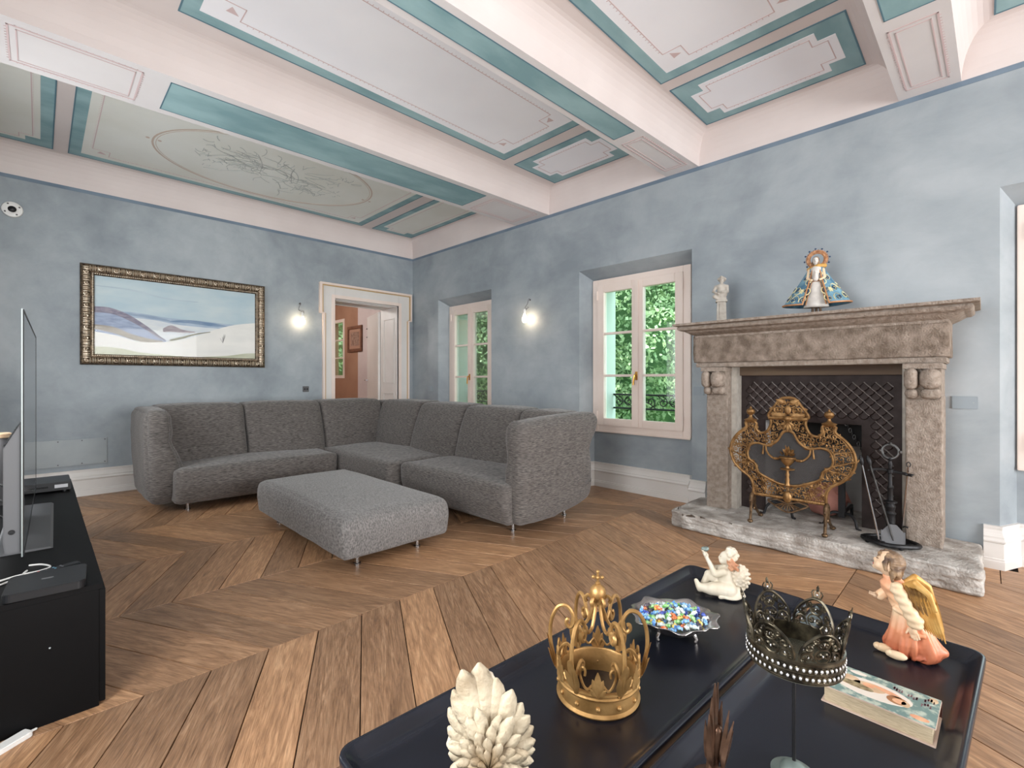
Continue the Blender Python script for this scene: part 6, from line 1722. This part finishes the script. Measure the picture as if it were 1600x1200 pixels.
for sg, nm_ in ((-1, 'near'), (1, 'far')):
    wg = thing if False else None
    y0_ = sg * .014; ridge = blob('wing', [('c', (-.006, sg * .012, .205), (.022, sg * .03, .226), .011, .012), ('c', (.022, sg * .03, .226), (.056, sg * .04, .205), .012, .009), ('c', (.056, sg * .04, .205), (.070, sg * .042, .165), .009, .006)], .003, M['goldwing'], an, 2)
    for k in range(8):
        t = k / 7
        b_ = Vector((.004 + .055 * t, sg * (.026 + .012 * t), .190 + .004 * t)); e_ = Vector((.048 + .044 * t, sg * (.036 + .008 * t), .098 - .012 * t + .03 * (t > .9)))
        if k == 7: e_ = Vector((.094, sg * .044, .082))
        MB().leaf(b_, e_, .018, (0, sg, .15), .003, .02, 7, .55, .5).build('long_feather', M['goldwing'], ridge, world=False, smooth=True)
    mid = MB(); 
    for row_ in range(4):
        for k in range(6):
            b_ = Vector((-.002 + .011 * k + .004 * row_, sg * (.030 + .004 * row_ * .2 + .001 * k), .212 - .014 * row_ - .0015 * k + .004))
            mid.leaf(b_, b_ + Vector((.010, sg * .003, -.026)), .013, (0, sg, .2), .003, .05, 4, .55, .5)
    mid.build('covert_feathers', M['brownwing'], ridge, world=False, smooth=True)

# jewelled dark crown on a stand -----------------------------------------------
dx_, dy_ = 1.078, .272
dc = thing('jewelled_crown_stand', 'dark filigree crown candle plate with rhinestones on a thin rod stand', 'crown stand', (dx_, dy_, ZT_), face_cam(dx_, dy_))
dc.scale = (.81, .81, 1)
D_ = M['darkcrown']; ZP = .230; RC = .099
MB().lathe([(0, 0), (.050, 0), (.052, .004), (.046, .008), (.032, .010), (.030, .016), (.018, .024), (.008, .027), (0, .028)], 32, cap=False).build('foot', M['verdigris'], dc, world=False, smooth=True)
MB().tube([(0, 0, .03), (0, 0, ZP)], .0042, 10).build('rod', M['blackiron'], dc, world=False, smooth=True)
MB().lathe([(0, ZP - .004), (.03, ZP - .002), (.096, ZP), (.103, ZP + .002), (.104, ZP + .006), (.100, ZP + .008), (0, ZP + .008)], 48, cap=False).build('plate', M['mirror'], dc, world=False, smooth=True)
bn = MB(); bn.lathe([(.100, ZP + .004), (.104, ZP + .004), (.1045, ZP + .036), (.107, ZP + .038), (.107, ZP + .043), (.103, ZP + .045), (.099, ZP + .043), (.100, ZP + .034), (.100, ZP + .004)], 60, cap=False)
for z in (.006, .022): bn.tube([((RC + .005) * math.cos(2 * PI * i / 60), (RC + .005) * math.sin(2 * PI * i / 60), ZP + z) for i in range(60)], .0022, 5, True)
bn.build('band', D_, dc, world=False, smooth=True)
gm, st_ = MB(), MB()
for (z, n_, ph) in ((.014, 52, 0), (.030, 52, .5)):
    for k in range(n_):
        a = 2 * PI * (k + ph) / n_; c = Vector(((RC + .0062) * math.cos(a), (RC + .0062) * math.sin(a), ZP + z))
        gm.ball(c, .0036, 6, 4)
        st_.tube([c + Vector((-math.sin(a) * .0046 * math.cos(b), math.cos(a) * .0046 * math.cos(b), .0046 * math.sin(b))) for b in [2 * PI * i / 8 for i in range(8)]], .0013, 4, True)
gm.build('rhinestones', M['gem'], dc, world=False, smooth='all', kind='stuff'); st_.build('stone_settings', D_, dc, world=False, kind='stuff')
def wrap(a0, s, z): 
    z *= .78
    r_ = RC + .002 + .16 * z + .6 * z * z
    return Vector((r_ * math.sin(a0 + s / RC), -r_ * math.cos(a0 + s / RC), ZP + .042 + z))
for k in range(6):
    a0 = 2 * PI * (k + .5) / 6 + .05
    pm_ = MB(); half = [(.046, 0), (.047, .016), (.042, .036), (.030, .056), (.016, .070), (.006, .076)]
    full_ = [(-s, z) for s, z in half] + [(s, z) for s, z in half[::-1]]
    P_ = dense(full_, False)
    pm_.tube([wrap(a0, *p) for p in P_], .0032, 5)
    for (s, z, r_) in ((0, .020, .017), (0, .050, .013)):
        pm_.tube([wrap(a0, s + r_ * math.cos(b), z + r_ * math.sin(b)) for b in [2 * PI * i / 20 for i in range(20)]], .0019, 5, True)
    for sg in (-1, 1):
        for (s, z, r_, di, ph) in ((.030, .016, .013, 1, 0), (.028, .040, .011, -1, 1), (.017, .058, .008, 1, 2), (.008, .022, .008, -1, 0), (.040, .005, .006, 1, 1), (.006, .048, .006, 1, 2)):
            pm_.tube([wrap(a0, sg * p[0], p[1]) for p in spiral(s, z, r_, 1.25, di, ph, 11)], .0026, 5)
        for (s, z, s2, z2) in ((.02, .03, .034, .028), (.01, .062, .022, .046), (.018, .006, .03, .030)): pm_.leaf(wrap(a0, sg * s, z), wrap(a0, sg * s2, z2), .008, wrap(a0, 0, .03) - Vector((0, 0, ZP)), .0015, n=3)
    # little crown shaped finial on each point
    pm_.tube([wrap(a0, s, .079) for s in (-.010, 0, .010)], .003, 5)
    for s in (-.012, -.005, .005, .012): pm_.tube([wrap(a0, s * .7, .080), wrap(a0, s, .092), wrap(a0, s * .6, .099)], .0017, 5)
    pm_.ball(wrap(a0, 0, .101), .0038, 7, 5); pm_.leaf(wrap(a0, 0, .10), wrap(a0, 0, .113), .008, wrap(a0, 0, .03) - Vector((0, 0, ZP)), .002, n=3)
    po = pm_.build('point', D_, dc, world=False, smooth=True)
    g_ = MB()
    for (s, z) in ((0, .020), (0, .050), (0, .088), (-.03, .016), (.03, .016), (-.040, .036), (.040, .036), (-.026, .060), (.026, .060)): g_.ball(wrap(a0, s, z) * 1.0, .0026, 6, 4)
    g_.build('rhinestones', M['gem'], po, world=False, smooth='all', kind='stuff')

# gift book ---------------------------------------------------------------------
bk = thing('book', 'hardback book with a lady in an oval on its teal floral cover', 'book', (1.440, .179, ZT_), R(-1.5))
BX, BY = .067, .107
MB().box(-BX, -BY, 0, BX, BY, .0035).build('back_board', M['cover'], bk, world=False, bevel=.001)
MB().box(-BX, -BY, .0385, BX, BY, .042).build('front_board', M['cover'], bk, world=False, bevel=.001)
MB().box(-BX + .006, -BY + .006, .0035, BX - .004, BY - .006, .0385).build('page_block', M['pages'], bk, world=False)
MB().prism([(BX - .004, .0), (BX + .005, .006), (BX + .008, .021), (BX + .005, .036), (BX - .004, .042), (BX - .004, .0385), (BX + .001, .034), (BX + .004, .021), (BX + .001, .008), (BX - .004, .0035)], -BY, BY, 'y').build('spine', M['spine'], bk, world=False)
def flat(name, m, poly, z): MB().prism(poly, .042, z).build(name, m, bk, world=False)
def ell(cx, cy, rx, ry, rot=0, n=22): return [(cx + rx * math.cos(2 * PI * i / n) * math.cos(rot) - ry * math.sin(2 * PI * i / n) * math.sin(rot), cy + rx * math.cos(2 * PI * i / n) * math.sin(rot) + ry * math.sin(2 * PI * i / n) * math.cos(rot)) for i in range(n)]
flat('cover_print', M['teal'], [(-BX + .001, -BY + .001), (BX - .001, -BY + .001), (BX - .001, BY - .001), (-BX + .001, BY - .001)], .0422)
flat('cover_print', M['artwhite'], ell(-.004, .016, .040, .078), .0424)
flat('cover_print', M['arttan'], ell(.006, .064, .024, .024), .0426)
flat('cover_print', M['arttan'], ell(.004, .022, .020, .034, .15), .0426)
flat('cover_print', M['artolive'], ell(-.008, .046, .012, .036, -.1), .0428)
flat('cover_print', M['artpeach'], ell(.010, .024, .010, .012), .0428); flat('cover_print', M['artpeach'], ell(.012, -.012, .008, .030, -.25), .0428)
flat('cover_print', M['orange'], ell(-.010, -.034, .017, .020), .0428); flat('cover_print', M['artpeach'], ell(-.012, -.038, .010, .013), .0430)
flat('cover_print', M['arttan'], ell(-.014, -.050, .012, .008), .0430)
gl_ = MB(); rs = random.Random(6)
for k in range(4):
    for (cx, cy) in ((.040, -.022 - .0), (.030, -.050), (.018, -.076), (.040, -.080)):
        x = cx + rs.uniform(-.008, .008); y_ = cy - k * .005
        gl_.box(x - .006, y_ - .0012, .042, x + .006, y_ + .0012, .0424); gl_.box(x + rs.choice((-.006, .004)), y_ - .002, .042, x + rs.choice((-.004, .006)) + .001, y_ + .002, .0424)
gl_.build('cover_lettering', M['artplum'], bk, world=False)
flat('cover_print', M['artpeach'], ell(-.048, -.078, .009, .017), .0424); flat('cover_print', M['artwhite'], ell(.052, .052, .008, .018), .0424); flat('cover_print', M['arttan'], ell(.05, -.094, .012, .008), .0424)

# foreground winged cherub seen from behind ---------------------------------------
wx, wy = .597, .656
wf_ = thing('winged_cherub_figurine', 'antiqued ivory cherub figurine seen from behind, fan of big feathers, nearest the camera', 'figurine', (wx, wy, ZT_), face_cam(wx, wy))
blob('body', [('s', (-.01, .05, .05), (.055, .05, .05)), ('c', (-.01, .05, .06), (-.015, .04, .14), .045, .036), ('s', (-.052, .03, .135), (.024, .024, .026)), ('c', (-.055, .03, .13), (-.072, .045, .085), .018, .014), ('c', (-.072, .045, .085), (-.05, .085, .07), .014, .011), ('s', (-.045, .09, .07), .012),
     ('c', (.03, .04, .14), (.05, .06, .09), .018, .014), ('c', (.05, .06, .09), (.02, .095, .075), .014, .011), ('c', (-.015, .05, .14), (-.015, .06, .16), .017, .016), ('s', (-.015, .085, .158), (.032, .034, .034)), ('s', (-.015, .119, .154), (.006, .006, .006)),
     ('c', (-.035, .06, .03), (-.05, .13, .03), .030, .022), ('c', (-.05, .13, .03), (-.02, .15, .018), .02, .014), ('c', (.02, .06, .03), (.04, .13, .03), .030, .022), ('c', (.04, .13, .03), (.0, .155, .018), .02, .014)], .005, M['ivory'], wf_, 4, zmin=.0006)
hp = [('s', (-.015, .078, .164), (.033, .034, .032))]; rs = random.Random(41)
for k in range(40):
    v = Vector((rs.uniform(-1, 1), rs.uniform(-1, .6), rs.uniform(-.3, 1))).normalized(); hp.append(('s', tuple(Vector((-.015, .078, .164)) + v * .030), rs.uniform(.007, .011)))
blob('hair', hp, .003, M['creamhair'], wf_, 1)
C0 = Vector((-.002, -.012, .105))
wing = blob('wing', [('s', tuple(C0 + Vector((0, .012, 0))), (.05, .018, .06)), ('c', (-.03, .02, .13), (-.02, .0, .17), .022, .018), ('c', (0, .02, .11), (0, -.0, .05), .03, .024)], .005, M['ivoryold'], wf_, 3)
fthr = [(96, .172, .044), (107, .168, .042), (84, .142, .038), (118, .140, .032), (130, .115, .030), (70, .128, .034), (56, .112, .030), (43, .104, .028), (30, .096, .026), (16, .090, .024), (3, .086, .023), (-10, .084, .022), (-24, .082, .021), (-40, .08, .021), (-58, .085, .022), (-76, .09, .022), (-95, .09, .022), (-115, .09, .022), (-135, .085, .022), (-158, .078, .026), (178, .074, .028), (160, .078, .028), (145, .092, .028)]
rs = random.Random(9)
def feather(a, q0, L, w, y0, lift):
    d = Vector((math.cos(R(a)), 0, math.sin(R(a)))); b = C0 + d * q0 + Vector((0, y0, 0)); e = C0 + d * L + Vector((0, y0 + lift, 0))
    return MB().leaf(b, e, w, Vector((0, -1, .12)) - d * .25, .0045, .03, 11, 1.55, .7, .55)
for i, (a, L, w) in enumerate(fthr): feather(a, .015, L, w * 1.15, -.006 - .003 * (i % 2), .010).build('feather', M['ivoryold'], wing, world=False, smooth='all')
for ring, (n_, L, w, y0) in enumerate(((18, .074, .025, -.014), (15, .056, .020, -.021), (12, .040, .016, -.027), (9, .026, .012, -.032))):
    for k in range(n_):
        a = 360 * (k + .5 * (ring % 2)) / n_ + rs.uniform(-7, 7); s_ = 1.30 if 60 < a % 360 < 130 else 1
        feather(a, .004, L * s_ * rs.uniform(.9, 1.12), w * rs.uniform(.9, 1.2), y0 + rs.uniform(-.003, .003), -.004).build('feather', M['ivoryold'], wing, world=False, smooth='all')

# bronze winged piece, edge on -----------------------------------------------------
zx, zy = .940, .374
bz_ = thing('bronze_wing_ornament', 'dark bronze feathered wing ornament seen edge on at the front of the tray', 'ornament', (zx, zy, ZT_), face_cam(zx, zy) + R(12))
MB().lathe([(0, 0), (.045, 0), (.046, .006), (.030, .014), (.016, .02), (0, .021)], 24, cap=False).build('foot', M['bronze'], bz_, world=False, smooth=True)
blob('stem', [('c', (-.008, 0, .012), (-.004, 0, .06), .013, .012), ('c', (-.004, 0, .06), (.004, 0, .11), .013, .010)], .003, M['bronze'], bz_, 2, zmin=.0006)
rs = random.Random(3)
for (x0_, z0_, x1_, z1_, w, y_) in ((-.006, .05, -.002, .203, .020, 0), (-.004, .05, .006, .198, .018, .012), (-.010, .05, -.010, .180, .016, -.010), (-.012, .05, -.016, .150, .016, -.016), (.006, .06, .014, .160, .015, .014), (.008, .05, .022, .158, .013, -.008), (.008, .05, .029, .142, .012, -.014), (.010, .04, .030, .118, .013, -.006), (-.012, .04, -.018, .122, .014, .008)):
    MB().leaf((x0_, y_, z0_), (x1_, y_, z1_), w, (.35, -1, 0), .0045, .02, 8, .6, .9).build('feather', M['bronze'], bz_, world=False, smooth=True)
